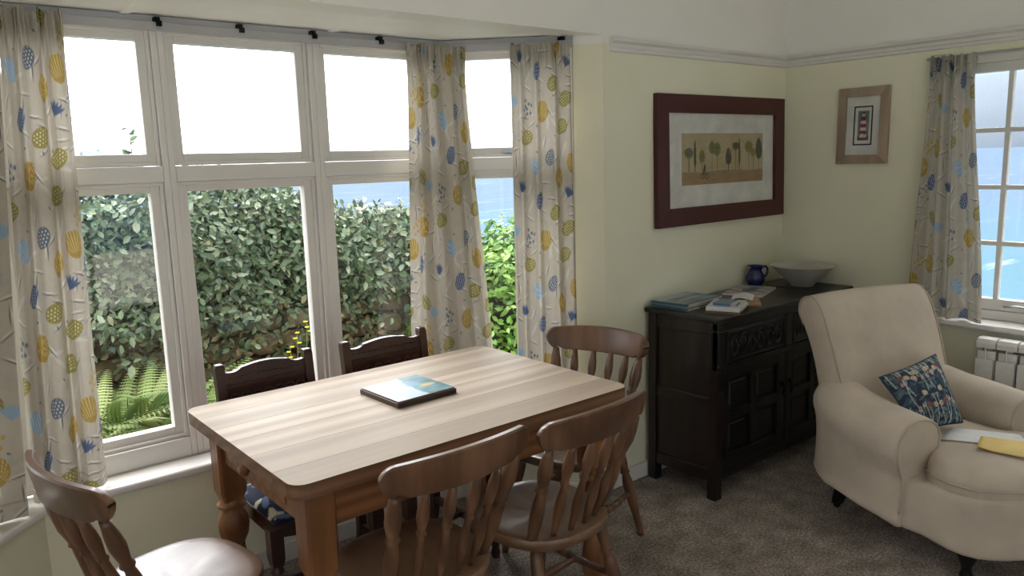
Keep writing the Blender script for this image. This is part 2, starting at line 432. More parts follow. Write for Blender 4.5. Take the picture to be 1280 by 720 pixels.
for xb in (0.745, 1.51):
    g = G().prism_axis([(xb - .022, Z_SOFF), (xb - .012, Z_SOFF - .007), (xb + .012, Z_SOFF - .007), (xb + .022, Z_SOFF)], Y_W + .01, 2.95, 1)
    struct('trim_%d' % n_trim, g, 'ceiling_white', 'flat white cover strip across the bay ceiling'); n_trim += 1
g = G().box(2.395, X_W, Y_W - .018, Y_W, 0, .075)
g.v = [(max(x, OPEN_R + .004), y, z) for x, y, z in g.v]
struct('baseboard_back', g, 'white_gloss', 'low cream-white skirting board below the framed tree print', bevel=.006)
struct('baseboard_bay', strip(G(), offset(BAY, .118), offset(BAY, .10), 0, .08), 'white_gloss', 'low white skirting board around the bay', bevel=.006)
struct('trim_%d' % n_trim, strip(G(), offset(BAY, .13), offset(BAY, .0), Z_SILL - .032, Z_SILL).prism([(2.542, 2.432), (2.46, 2.534), (2.369, 2.443)], Z_SILL - .032, Z_SILL).prism(mir([(2.542, 2.432), (2.46, 2.534), (2.369, 2.443)]), Z_SILL - .032, Z_SILL), 'white_gloss', 'deep white painted window sill around the bay', bevel=.012, seg=3); n_trim += 1
# picture rail
RP = [(0, 2.036), (.014, 2.04), (.016, 2.052), (.01, 2.058), (.012, 2.072), (.028, 2.082), (.03, 2.094), (0, 2.098)]
g = G().prism_axis([(Y_W - d, z) for d, z in reversed(RP)], 2.588, X_W, 0)
struct('trim_%d' % n_trim, g, 'white_gloss', 'white moulded picture rail on the wall beside the bay'); n_trim += 1
g = G().prism_axis([(X_W - d, z) for d, z in RP], Y_B, Y_W - .0, 1)
struct('trim_%d' % n_trim, g, 'white_gloss', 'white moulded picture rail above the sea-view casement'); n_trim += 1
# right wall with its window opening
WY0, WY1, WZ0, WZ1 = 0.36, 1.665, 0.75, 2.014
g = G()
g.box(X_W, X_W + .22, WY1, Y_W + .13, -.1, Z_C).box(X_W, X_W + .22, Y_B - .2, WY0, -.1, Z_C).box(X_W, X_W + .22, WY0, WY1, -.1, WZ0 - .03).box(X_W, X_W + .22, WY0, WY1, WZ1, Z_C)
struct('wall_right', g, 'wall_paint', 'cream wall with the sea-view casement window')
struct('baseboard_right', G().box(X_W - .018, X_W, Y_B, Y_W - .02, 0, .075), 'white_gloss', 'low white skirting board under the radiator', bevel=.006)
struct('trim_%d' % n_trim, G().box(X_W - .045, X_W + .12, WY0 - .04, WY1 + .05, WZ0 - .03, WZ0), 'white_gloss', 'white sill of the sea-view casement', bevel=.01); n_trim += 1
# unseen left and rear walls, each with a window invented for fill light
LY0, LY1, LZ0, LZ1 = -2.0, 1.2, .60, 2.05
g = G().box(X_L - .2, X_L, Y_B - .2, LY0, -.1, Z_C).box(X_L - .2, X_L, LY1, Y_W + .13, -.1, Z_C).box(X_L - .2, X_L, LY0, LY1, -.1, LZ0).box(X_L - .2, X_L, LY0, LY1, LZ1, Z_C)
struct('wall_left', g, 'wall_paint', 'cream wall with a long added fill-light window on the far side of the room')
GX0, GX1, GZ0, GZ1 = -1.2, 2.6, .12, 2.05
g = G().box(X_L, GX0, Y_B - .2, Y_B, -.1, Z_C).box(GX1, X_W, Y_B - .2, Y_B, -.1, Z_C).box(GX0, GX1, Y_B - .2, Y_B, -.1, GZ0).box(GX0, GX1, Y_B - .2, Y_B, GZ1, Z_C)
struct('wall_front', g, 'wall_paint', 'cream wall with a wide added fill-light window behind the camera')

# ---------------------------------------------------------------- windows
def frame4(g, x0, x1, z0, z1, w, y0, y1):
    if not isinstance(w, tuple): w = (w, w, w, w)      # left, right, bottom, top
    g.box(x0, x0 + w[0], y0, y1, z0, z1).box(x1 - w[1], x1, y0, y1, z0, z1)
    g.box(x0 + w[0], x1 - w[1], y0, y1, z0, z0 + w[2]).box(x0 + w[0], x1 - w[1], y0, y1, z1 - w[3], z1)
    return g
def bay_light(n, label, P, Q, latch=False):
    """one light of the bay: fixed frame, a fanlight over a tall casement. local x along the sill, y outwards"""
    W = math.hypot(Q[0] - P[0], Q[1] - P[1]); rz = math.atan2(Q[1] - P[1], Q[0] - P[0])
    o = thing('window_%d' % n, label, None, (P[0], P[1], 0), rz, None, 'structure')
    z0, zt0, zt1, z1 = Z_SILL, 1.535, 1.592, Z_SOFF
    j = .022
    g = G(); frame4(g, 0, W, z0, z1, (j, j, .075, .045), 0, .09); g.box(0, W, .001, .089, z0 - .035, z0); g.box(j, W - j, 0, .09, zt0, zt1)
    g.build('window_frame', 'white_gloss', o, bevel=.004)
    for nm, a, b in (('fanlight_sash', zt1, z1 - .045), ('casement_sash', z0 + .075, zt0)):
        g = G(); frame4(g, j + .001, W - j - .001, a + .001, b - .001, .013, .012, .05)          # bead
        frame4(g, j + .012, W - j - .012, a + .012, b - .012, (.028, .032, .032, .026), .026, .07)
        s = g.build(nm, 'white_gloss', o, bevel=.003)
        G().box(j + .036, W - j - .036, .046, .050, a + .036, b - .032).build('pane', 'window_glass', s)
    if latch:
        st = G().box(W * .42, W * .55, .006, .026, zt1 + .018, zt1 + .034).tube([(W * .60, .018, zt1 + .02), (W * .63, .012, zt1 + .034), (W * .72, .01, zt1 + .026), (W * .9, .014, zt1 + .03)], .004, 6)
        st.build('casement_stay', 'steel', o)
    return o
m1, m2 = 0.846, 1.434
c0 = (BAY[1][0] + .04, 2.96); c1 = (BAY[2][0] - .04, 2.96)
bay_light(1, 'white painted bay light framing bracken and hedge, beside the wide bunched curtain', c0, (m1, 2.96))
bay_light(2, 'white painted middle light of the bay looking onto dense hedge', (m1, 2.96), (m2, 2.96))
bay_light(3, 'white painted bay light showing hedge below a strip of sea', (m2, 2.96), c1)
def along(A, B, d):
    L = math.hypot(B[0] - A[0], B[1] - A[1]); return (A[0] + (B[0] - A[0]) * d / L, A[1] + (B[1] - A[1]) * d / L)
bay_light(4, 'white angled bay light between two patterned curtains with bright green bush', along(BAY[2], BAY[3], .04), along(BAY[3], BAY[2], .0), True)
bay_light(5, 'white angled bay light behind the gathered curtain over the side sill', BAY[0], along(BAY[1], BAY[0], .04), True)
for (cx, cy), a, b in ((BAY[1], BAY[0], BAY[2]), (BAY[2], BAY[1], BAY[3])):
    p, q = along((cx, cy), a, .042), along((cx, cy), b, .042)
    oc = (1.155 + (cx - 1.155) * 1.02, cy)
    n1 = offset([a, (cx, cy), b], -.10)[1]
    po = [p, (cx, cy), q]; bo = offset([a, (cx, cy), b], -.09)
    e0 = along(bo[1], bo[0], .042); e1 = along(bo[1], bo[2], .042)
    struct('trim_%d' % n_trim, G().prism([p, e0, bo[1], e1, q, (cx, cy)], Z_SILL, Z_SOFF), 'white_gloss', 'white corner post of the bay window', bevel=.004); n_trim += 1

# sea-view casement in the right wall
wv = thing('window_6', 'white small-paned casement looking straight out to the blue sea', None, (X_W + .095, WY1, 0), -PI / 2, None, 'structure')
WW = WY1 - WY0
g = G(); frame4(g, 0, WW, WZ0, WZ1, (.05, .05, .045, .05), 0, .08); g.build('window_frame', 'white_gloss', wv, bevel=.004)
g = G(); frame4(g, .05, WW - .05, WZ0 + .045, WZ1 - .05, (.04, .04, .055, .045), .012, .055); sa = g.build('casement_sash', 'white_gloss', wv, bevel=.004)
zb, zt = WZ0 + .10, WZ1 - .095
xb0, xb1 = .09, WW - .09
ncol, nrow = 4, 4
bars_x = [WY1 - 1.352 + i * .278 for i in range(0, 4)]
edges = [xb0] + [b for b in bars_x if b < xb1 - .05] + [xb1]
for b in edges[1:-1]:
    G().box(b - .011, b + .011, .018, .05, zb, zt).build('glazing_bar', 'white_gloss', sa, bevel=.003)
rows = [zb + (zt - zb) * k / nrow for k in range(nrow + 1)]
for z in rows[1:-1]:
    G().box(xb0, xb1, .02, .048, z - .011, z + .011).build('glazing_bar', 'white_gloss', sa, bevel=.003)
for x0, x1 in zip(edges, edges[1:]):
    for z0, z1 in zip(rows, rows[1:]):
        G().box(x0 + .011, x1 - .011, .032, .036, z0 + .011, z1 - .011).build('pane', 'window_glass', sa)
G().tube([(.36, -.004, WZ0 + .07), (.42, -.012, WZ0 + .078), (.5, -.012, WZ0 + .07), (.56, -.012, WZ0 + .085), (.72, -.01, WZ0 + .075)], .005, 6).build('casement_stay', 'steel', wv, smooth=True)
# wide window added behind the camera to let in fill light
wb = thing('window_7', 'wide white fill-light window added behind the camera', None, (GX0, Y_B - .06, 0), 0, None, 'structure')
g = G(); frame4(g, 0, GX1 - GX0, GZ0, GZ1, .05, -.07, 0); [g.box(x - .025, x + .025, -.07, 0, GZ0, GZ1) for x in (.95, 1.9, 2.85)]
g.build('window_frame', 'white_gloss', wb, bevel=.004)
for k in range(4):
    G().box(.95 * k + .025, .95 * k + .925, -.04, -.036, GZ0 + .05, GZ1 - .05).build('pane', 'window_glass', wb)

ws = thing('window_8', 'long white fill-light window added in the wall facing the armchair', None, (X_L - .06, LY0, 0), PI / 2, None, 'structure')  # unseen window added in the left wall for fill light
g = G(); frame4(g, 0, LY1 - LY0, LZ0, LZ1, .05, 0, .07); [g.box(x - .025, x + .025, 0, .07, LZ0, LZ1) for x in (.8, 1.6, 2.4)]
g.build('window_frame', 'white_gloss', ws, bevel=.004)
for k in range(4):
    G().box(.8 * k + .025, .8 * k + .775, .036, .04, LZ0 + .05, LZ1 - .05).build('pane', 'window_glass', ws)

# curtain rail round the bay
cr = thing('curtain_rail', 'grey metal curtain rail with black brackets bent round the bay', 'curtain rail')
strip(G(), offset(BAY, .038), offset(BAY, .022), 2.055, 2.085).build('track', 'rail_grey', cr, bevel=.002)
strip(G(), offset(BAY, .021), offset(BAY, .002), 2.062, 2.108).build('pelmet_board', 'rail_grey', cr, bevel=.002)
for x in (.84, 1.13, 1.42, 1.72):
    G().box(x - .009, x + .009, 2.96 - .05, 2.96 - .021, 2.086, 2.1).box(x - .003, x + .014, 2.96 - .052, 2.96 - .040, 2.070, 2.088).build('bracket', 'iron', cr)
G().box(2.395, 2.413, 2.53, 2.56, 2.086, 2.1).build('bracket', 'iron', cr)
cr2 = thing('curtain_rail', 'thin grey curtain rail in the sea-view window recess', 'curtain rail')
G().tube([(X_W - .015, WY0 - .03, 1.995), (X_W - .015, WY1 + .01, 1.995)], .007, 8).build('track', 'rail_grey', cr2)

# ---------------------------------------------------------------- curtains
def pattern(U, V, seed=3):
    """printed cotton: mustard tulips, dotted ovals, blue fans, pale sprays on a stone ground. U,V in metres"""
    TW, TH = 0.60, 0.56
    R = random.Random(seed)
    col = np.empty(U.shape + (3,)); col[:] = (190, 182, 168)
    def put(mask, c, a=1.0):
        m = (np.clip(mask, 0, 1) * a)[..., None]; col[:] = col * (1 - m) + np.array(c, float) * m
    def loc(cx, cy, ang):
        dx = (U - cx + TW / 2) % TW - TW / 2; dy = (V - cy + TH / 2) % TH - TH / 2
        c, s = math.cos(ang), math.sin(ang); return dx * c + dy * s, -dx * s + dy * c
    soft = .0022
    def ell(x, y, a, b): return np.clip((1 - np.sqrt((x / a) ** 2 + (y / b) ** 2)) * min(a, b) / soft + .5, 0, 1)
    GOLD, OLIVE, BLUE, GREY, WHITE, INK, PALE = (170, 144, 82), (144, 135, 78), (88, 102, 132), (102, 110, 122), (228, 226, 218), (76, 76, 86), (150, 176, 200)
    # pale leaf sprays
    for k in range(26):
        x, y = loc(R.random() * TW, R.random() * TH, R.random() * 3.14)
        put(ell(x, y, .007, .038), (206, 202, 192) if k % 3 else (176, 176, 168), .8)
    for k in range(44):
        x, y = loc(R.random() * TW, R.random() * TH, R.random() * 3.14)
        put(ell(x, y, .0019, .026), INK if k % 2 else (120, 120, 122), .8)
        put(ell(x - .007, y, .0024, .022), WHITE, .85)
    for k in range(22):
        x, y = loc(R.random() * TW, R.random() * TH, R.random() * 3.14)
        put(ell(x, y, .0035, .006), GREY, .9)
    spots = []
    def place(rad):
        for _ in range(400):
            p = (R.random() * TW, R.random() * TH)
            if all(math.hypot((p[0] - q[0] + TW / 2) % TW - TW / 2, (p[1] - q[1] + TH / 2) % TH - TH / 2) > rad + q[2] for q in spots): break
        spots.append((*p, rad)); return p
    def tulip(c, tone, ang):
        x, y = loc(*c, ang)
        w = .036 * np.sqrt(np.clip(1 - (np.clip(y, -.05, .045) / .05) ** 2, 0, 1)) * np.where(y > 0, 1.0 - .15 * np.clip(y / .045, 0, 1), 1)
        m = np.clip((w - abs(x)) / soft + .5, 0, 1) * np.clip((.042 - y) / soft, 0, 1)
        put(m, tone)
        st = abs(((x / (.35 + .65 * np.clip((y + .05) / .09, 0.05, 1)) + .036) / .012) % 1 - .5)
        put(m * np.clip((.16 - st) * 8, 0, 1) * (y > -.03) * np.clip((.03 - abs(x)) / soft, 0, 1), (236, 220, 168) if tone == GOLD else WHITE, .85)
    def dotted(c, tone, ang, s=1.0):
        x, y = loc(*c, ang); m = ell(x, y, .044 * s, .032 * s); put(m, tone)
        row = np.floor(y / .011); hx = ((x + (row % 2) * .0065) / .013) % 1 - .5; hy = (y / .011) % 1 - .5
        put(np.clip((.34 - np.sqrt(hx ** 2 + hy ** 2)) * 7, 0, 1) * ell(x, y, .039 * s, .027 * s), (226, 218, 186) if tone == OLIVE else WHITE, .9)
    def fan(c, tone, ang, n=6):
        for k in range(n):
            x, y = loc(c[0], c[1], ang + (k - (n - 1) / 2) * .30)
            put(ell(x, y - .024, .0052, .024), tone)
    def striped(c, tone, ang):
        x, y = loc(*c, ang); m = ell(x, y, .026, .040); put(m, tone)
        st = abs((x / .010) % 1 - .5); put(m * np.clip((.14 - st) * 9, 0, 1) * (abs(y) < .032), WHITE, .85)
    def berries(c, tone, ang):
        for k in range(9):
            x, y = loc(c[0] + .03 * math.cos(k * 2.4) * (k / 9) ** .5, c[1] + .045 * math.sin(k * 2.4) * (k / 9) ** .5, ang)
            put(ell(x, y, .0062, .0075), tone, .9)
    for k in range(4): tulip(place(.045), GOLD, R.uniform(-.5, .5))
    for k in range(4): dotted(place(.045), OLIVE, R.uniform(-.3, .6))
    dotted(place(.04), GREY, 1.2, .85)
    for k in range(3): striped(place(.035), BLUE if k else PALE, R.uniform(-.5, .5))
    striped(place(.035), OLIVE, .7)
    for k in range(3): fan(place(.035), BLUE if k else PALE, R.uniform(-.6, .6))
    for k in range(3): berries(place(.03), (188, 160, 84) if k else GREY, 0)
    return col
def curtain(name, label, top, bot, zt, zb, folds, amp, width, seed, res=.0045, group=None, lean=0.0):
    nu, nv = int(width / res), int((zt - zb) / res)
    u = np.linspace(0, 1, nu); v = np.linspace(0, 1, nv)[:, None]      # v = 0 at the heading
    R = random.Random(seed)
    ph = folds * u * 2 * PI + sum(R.uniform(.25, .6) * np.sin(2 * PI * u * (k + 1) + R.random() * 6) for k in range(3))
    a_u = 1 + .25 * np.sin(2 * PI * u * 2.3 + R.random() * 6) + .12 * np.sin(2 * PI * u * 5.1 + R.random() * 6)
    body = np.sin(ph) + .28 * np.sin(2 * ph + 1.0)
    pinch = np.sin(ph * 2.0 + .6) * .35 + np.sin(ph * 4.3 + 1.2) * .55 + np.sin(ph * 6.1) * .25
    head = 1 - smoothstep(0.02, .10, v)
    grow = .62 + .5 * smoothstep(.05, 1, v)
    drift = .10 * np.sin(ph * .5 + 3 * v + R.random() * 6) * smoothstep(.2, 1, v)
    off = amp * a_u * ((body + drift * 3) * grow * (1 - head) + (pinch * .62) * head)
    A0, A1, B0, B1 = (np.array(p) for p in (*top, *bot))
    s = smoothstep(0, 1, v) * .55 + v * .45
    e0 = A0 * (1 - s[..., None]) + B0 * s[..., None]; e1 = A1 * (1 - s[..., None]) + B1 * s[..., None]
    lat = u + (.5 / folds) * .32 * np.cos(ph) * (1 - head) / (2 * PI) * 2
    xy = e0 + (e1 - e0) * lat[..., None]
    d = e1 - e0; L = np.linalg.norm(d, axis=-1, keepdims=True); n = np.concatenate([d[..., 1:], -d[..., :1]], -1) / L     # towards the room
    xy = xy + n * off[..., None]
    wob = .004 * np.sin(ph * .5) * np.ones_like(v) * smoothstep(.85, 1, v) + .003 * np.sin(ph * 2) * head
    z = zt + (zb - zt) * v + wob + .006 * head * np.sin(ph * 1.3)
    P = np.concatenate([xy, (z + 0 * off)[..., None]], -1)
    seg = np.linalg.norm(np.diff(P[nv // 2], axis=0), axis=1); arc = np.concatenate([[0], np.cumsum(seg)])
    arc = arc * 1.15
    U = np.tile(arc[None] + seed * .137, (nv, 1)); V = np.tile(zb + (zt - zb) * (1 - v), (1, nu)) + seed * .21
    cols = pattern(U, V)
    hem = ((zt - zb) * (1 - v) < .055) & ((zt - zb) * (1 - v) > .050)
    cols = cols * np.where(hem, .88, 1.0)[..., None]
    me = grid_mesh(name, P, cols)
    o = obj_from(me, name, 'curtain_fabric', None, True)
    return tag(o, label, 'curtain', group)
GC = 'patterned curtains'
curtain('curtain', 'patterned curtain hanging at the bay corner, between two sea-view lights', ((1.815, 2.878), (2.09, 2.83)), ((1.755, 2.878), (2.155, 2.755)), 2.075, Z_SILL + .008, 3.6, .026, .75, 1, group=GC)
curtain('curtain', 'patterned curtain drawn back against the cream plaster return', ((2.200, 2.655), (2.382, 2.472)), ((2.195, 2.660), (2.392, 2.462)), 2.068, Z_SILL + .008, 4, .020, .65, 2, group=GC)
curtain('curtain', 'wide patterned curtain bunched beside the bracken light, over the front sill', ((.36, 2.875), (.545, 2.88)), ((.285, 2.87), (.515, 2.862)), 2.085, Z_SILL + .008, 2.7, .026, .75, 3, res=.0036, group=GC)
curtain('curtain', 'patterned curtain falling onto the side sill, behind the lone spindle chair', ((.17, 2.725), (.375, 2.885)), ((.06, 2.60), (.265, 2.815)), 2.09, Z_SILL + .008, 2.6, .026, .75, 4, res=.0036, group=GC)
curtain('curtain', 'patterned curtain flaring in the sea-view window recess, beside the lighthouse print', ((3.978, 1.655), (3.978, 1.455)), ((3.955, 1.70), (3.978, 1.345)), 2.0, WZ0 + .006, 3.6, .024, .80, 5, res=.005, group=GC)

# ---------------------------------------------------------------- pine dining table
TX0, TX1, TY0, TY1, TZ = 0.722, 1.972, 1.765, 2.632, 0.785
TT = .042
table = thing('dining_table', 'scrubbed pine farmhouse dining table with turned legs', 'table', ((TX0 + TX1) / 2, (TY0 + TY1) / 2, 0))
hx, hy = (TX1 - TX0) / 2, (TY1 - TY0) / 2
bounds = [-hy, -.30, -.145, .01, .15, .29, hy]
rc = .045
for k, (a, b) in enumerate(zip(bounds, bounds[1:])):
    poly = []
    a2, b2 = a + .0002, b - .0002
    if k == 0:
        poly = [(-hx, b2), ] + [(-hx + rc - rc * math.cos(t), a2 + rc - rc * math.sin(t)) for t in np.linspace(0, PI / 2, 6)] + [(hx - rc + rc * math.sin(t), a2 + rc - rc * math.cos(t)) for t in np.linspace(0, PI / 2, 6)] + [(hx, b2)]
    elif k == len(bounds) - 2:
        poly = [(hx, a2)] + [(hx - rc + rc * math.cos(t), b2 - rc + rc * math.sin(t)) for t in np.linspace(0, PI / 2, 6)] + [(-hx + rc - rc * math.sin(t), b2 - rc + rc * math.cos(t)) for t in np.linspace(0, PI / 2, 6)] + [(-hx, a2)]
    else:
        poly = [(-hx, a2), (hx, a2), (hx, b2), (-hx, b2)]
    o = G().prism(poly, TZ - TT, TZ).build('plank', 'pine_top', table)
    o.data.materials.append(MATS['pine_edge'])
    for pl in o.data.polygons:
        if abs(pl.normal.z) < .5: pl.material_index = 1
    bv = o.modifiers.new('bevel', 'BEVEL'); bv.width = .0006; bv.segments = 1; bv.limit_method = 'ANGLE'; bv.angle_limit = math.radians(50)
AP0, AP1 = .615, TZ - TT
ins = .052; lw = .088
for s in (-1, 1):
    y = s * (hy - ins - .03)
    G().box(-hx + ins + lw, hx - ins - lw, y - .011, y + .011, AP0, AP1).build('apron', 'pine_long', table, bevel=.002)
G().box(hx - ins - .042, hx - ins - .020, -hy + ins + lw, hy - ins - lw, AP0, AP1).build('apron', 'pine', table, bevel=.002)
ar = G().box(-hx + ins + .020, -hx + ins + .042, -hy + ins + lw, hy - ins - lw, AP0, AP0 + .022).box(-hx + ins + .020, -hx + ins + .042, -hy + ins + lw, -hy + ins + lw + .09, AP0 + .022, AP1).box(-hx + ins + .020, -hx + ins + .042, hy - ins - lw - .03, hy - ins - lw, AP0 + .022, AP1)
ar.build('apron', 'pine', table, bevel=.0015)
dr = G().box(-hx + ins + .016, -hx + ins + .040, -hy + ins + lw + .094, hy - ins - lw - .033, AP0 + .026, AP1 - .006).build('drawer', 'pine', table, bevel=.002)
G().lathe([(.006, 0), (.008, .35), (.019, .55), (.021, .75), (.014, 1)], (-hx + ins + .016, .02, .685), (-hx + ins - .028, .02, .685), 14).build('knob', 'pine', dr, smooth=True)
prof = [(.040, .0), (.043, .03), (.036, .05), (.030, .09), (.036, .12), (.047, .17), (.052, .25), (.050, .33), (.040, .43), (.030, .50), (.028, .56), (.036, .585), (.040, .60), (.034, .62), (.030, .645), (.040, .67), (.055, .73), (.060, .80), (.055, .865), (.040, .915), (.034, .93), (.054, .945), (.056, .965), (.046, .985), (.044, 1.0)]
for sx in (-1, 1):
    for sy in (-1, 1):
        cx, cy = sx * (hx - ins - lw / 2), sy * (hy - ins - lw / 2)
        g = G()
        q = lw / 2; c = .009
        zs = .468
        oc = [(q - c, -q), (q, -q + c), (q, q - c), (q - c, q), (-q + c, q), (-q, q - c), (-q, -q + c), (-q + c, -q)]
        g.loft([[(cx + x * .72, cy + y * .72, zs) for x, y in oc], [(cx + x, cy + y, zs + .035) for x, y in oc], [(cx + x, cy + y, TZ - TT) for x, y in oc]])
        g.lathe([(r * .86, t) for r, t in prof], (cx, cy, 0), (cx, cy, zs + .004), 20)
        g.build('leg', 'pine', table, smooth='auto')

# box of table mats lying on the table
mats = thing('placemat_box', 'flat dark wooden box of table mats with a pale coastal picture on top', 'table mats', (1.361, 2.248, TZ), math.radians(2.0))
g = G().prism(rrect(-.122, .122, -.122, .122, .006, 2), 0.0, .017); g.build('tray', 'placemat_edge', mats, bevel=.002)
G().prism(rrect(-.116, .116, -.116, .116, .004, 2), .0172, .0212).build('mat', 'cork', mats)
n = 110
x = np.linspace(-.116, .116, n); X, Y = np.meshgrid(x, x)
u, v = (X + .116) / .232, (Y + .116) / .232
c = np.empty(X.shape + (3,)); sky_c = np.array((176, 196, 210.)); c[:] = sky_c
w1 = np.sin(u * 9 + v * 5) * .5 + np.sin(u * 23 - v * 17) * .25 + np.sin(v * 31 + u * 6) * .25
c += (w1 * 9)[..., None]
shore = smoothstep(.52, .60, u + .05 * w1 - .10 * (v - .5))
teal = np.array((70, 122, 128.)) + (w1 * 26)[..., None]
c = c * (1 - shore[..., None]) + teal * shore[..., None]
isl = smoothstep(.16, .08, np.hypot((u - .80) / 1.1, (v - .42) / .55)); c = c * (1 - isl[..., None]) + np.array((196, 164, 112.)) * isl[..., None]
blue = smoothstep(.14, .05, np.hypot(u - .66, (v - .62))); c = c * (1 - blue[..., None] * .8) + np.array((88, 138, 186.)) * blue[..., None] * .8
ln = (abs(v - .52) < .006) & (u < .58); c[ln] = (176, 192, 204)
P = np.stack([X, Y, np.full_like(X, .0216)], -1)
obj_from(grid_mesh('picture', P, np.clip(c, 0, 255)), 'picture', 'print_gloss', mats)

# ---------------------------------------------------------------- spindle-back pine chairs
SPIN = [(.0085, 0), (.0095, .06), (.0125, .16), (.0165, .30), (.0145, .40), (.0110, .50), (.0100, .56), (.0150, .585), (.0105, .61), (.0130, .66), (.0175, .74), (.0165, .82), (.0120, .92), (.0095, 1)]
POST = [(.0150, 0), (.0165, .08), (.0195, .22), (.0205, .34), (.0165, .46), (.0130, .54), (.0195, .575), (.0140, .61), (.0175, .67), (.0215, .76), (.0190, .86), (.0140, .95), (.0120, 1)]
LEG = [(.0125, 0), (.0150, .05), (.0165, .16), (.0135, .175), (.0180, .19), (.0150, .21), (.0190, .32), (.0225, .46), (.0235, .58), (.0180, .66), (.0145, .70), (.0205, .72), (.0160, .745), (.0195, .80), (.0205, .90), (.0180, 1)]
STR = [(.009, 0), (.010, .1), (.0135, .30), (.0150, .42), (.0120, .44), (.0165, .5), (.0120, .56), (.0150, .58), (.0135, .70), (.010, .9), (.009, 1)]
SEAT_Z = .445
def seat_outline(n=48):
    out = []
    for k in range(n):
        t = 2 * PI * k / n; c, s = math.cos(t), math.sin(t)
        e = 2.7
        x = math.copysign(abs(c) ** (2 / e), c); y = math.copysign(abs(s) ** (2 / e), s)
        w = .212 + .010 * y
        out.append((x * w, y * .208 + (-.012 * (1 - x * x) if y < 0 else .004 * (1 - x * x))))
    return out
def windsor(label, loc, rotz, group, sag=.06, top=.86, chord=.47):
    t = thing('spindle_chair', label, 'chair', loc, rotz, group)
    ol = seat_outline()
    def ring(s, z, dip=0.0): return [(x * s, y * s, z + dip) for x, y in ol]
    g = G()
    rings = [ring(.90, SEAT_Z - .040), ring(.975, SEAT_Z - .036), ring(1.0, SEAT_Z - .024), ring(1.0, SEAT_Z - .010), ring(.985, SEAT_Z - .002), ring(.955, SEAT_Z)]
    def dish(s):
        out = []
        for x, y in ol:
            X, Y = x * s, y * s
            d = -.014 * (1 - min(1, (X / .19) ** 2)) * (1 - min(1, ((Y + .01) / .19) ** 2)) - .004 * (abs(X) > .03) * (1 - s) * (Y > 0)
            out.append((X, Y, SEAT_Z + d))
        return out
    rings += [dish(s) for s in (.85, .7, .5, .3, .1)]
    g.loft(rings); g.build('seat', 'beech_seat', t, smooth='auto')
    for sx in (-1, 1):
        for sy in (-1, 1):
            G().lathe(LEG, (sx * .205, sy * .195 - (.03 if sy < 0 else 0), 0), (sx * .145, sy * .135, SEAT_Z - .036), 14).build('leg', 'beech', t, smooth=True)
    def legpt(sx, sy, z):
        k = z / (SEAT_Z - .036); return (sx * (.205 - .06 * k), sy * (.195 - .06 * k) - (.03 * (1 - k) if sy < 0 else 0), z)
    for sx in (-1, 1): G().lathe(STR, legpt(sx, -1, .20), legpt(sx, 1, .20), 12).build('stretcher', 'beech', t, smooth=True)
    a, b = legpt(-1, -1, .20), legpt(-1, 1, .20); mid = ((a[0] + b[0]) / 2, (a[1] + b[1]) / 2, .20)
    G().lathe(STR, mid, (-mid[0], mid[1], .20), 12).build('stretcher', 'beech', t, smooth=True)
    # crest rail: bent board, thumb-shaped ends
    yc = -.285; ch = chord / 2; R = (ch * ch + sag * sag) / (2 * sag); th_m = math.asin(ch / R)
    def arc(th): return R * math.sin(th), yc + R * (1 - math.cos(th))
    rings = []
    N = 44
    for k in range(N + 1):
        f = math.sin((-1 + 2 * k / N) * PI / 2); th = f * th_m; cx, cy = arc(th)
        e = abs(f)
        hgt = .094 + .012 * (1 - e * e)
        zt, zb = top - .010 * e ** 2, top - hgt
        if e > .83:
            q = (e - .83) / .17; s_ = math.sqrt(max(0, 1 - q * q)) * .97 + .03
            zm = (zt + zb) / 2 + .006; zt, zb = zm + (zt - zm) * s_, zm + (zb - zm) * s_
        wv = .010 * math.exp(-((e - .80) / .05) ** 2)
        zb += wv
        nx, ny = math.sin(th), -math.cos(th)        # outwards (behind the sitter)
        th2 = .0125
        rk = .018
        def pt(z, d): 
            l = (z - (top - .1)) / .1 * rk
            return (cx + nx * (d + l), cy + ny * (d + l), z)
        r_ = .005
        rings.append([pt(zb, -th2 + r_), pt(zb + r_, -th2), pt(zt - r_, -th2), pt(zt, -th2 + r_), pt(zt, th2 - r_), pt(zt - r_, th2), pt(zb + r_, th2), pt(zb, th2 - r_)])
    G().loft(rings).build('crest_rail', 'beech', t, smooth='auto')
    for k in range(6):
        f = -1 + 2 * k / 5
        th = f * th_m * .84; tx, ty = arc(th)
        bx = f * .158; by = -.178 + .045 * abs(f) ** 2
        outer = k in (0, 5)
        G().lathe(POST if outer else SPIN, (bx, by, SEAT_Z - .004), (tx, ty, top - .094), 12, 1.15 if outer else 1.0, 1.0).build('back_post' if outer else 'spindle', 'beech', t, smooth=True)
    return t
GW = 'spindle-back chairs around the dining table'
windsor('pine spindle-back chair facing the table end that has the drawer knob', (.535, 2.18, 0), math.radians(-80), GW, .055, .862)
windsor('pine spindle-back chair tucked under the table long side, nearest the drawer end', (1.095, 1.835, 0), math.radians(1), GW, .045, .862)
windsor('pine spindle-back chair tucked under the table long side, nearer the armchair', (1.565, 1.81, 0), math.radians(4), GW, .045, .862)
windsor('pine chair with deeply curved crest rail at the table end facing the cream return', (2.06, 2.165, 0), math.radians(106), GW, .085, .862, .46)

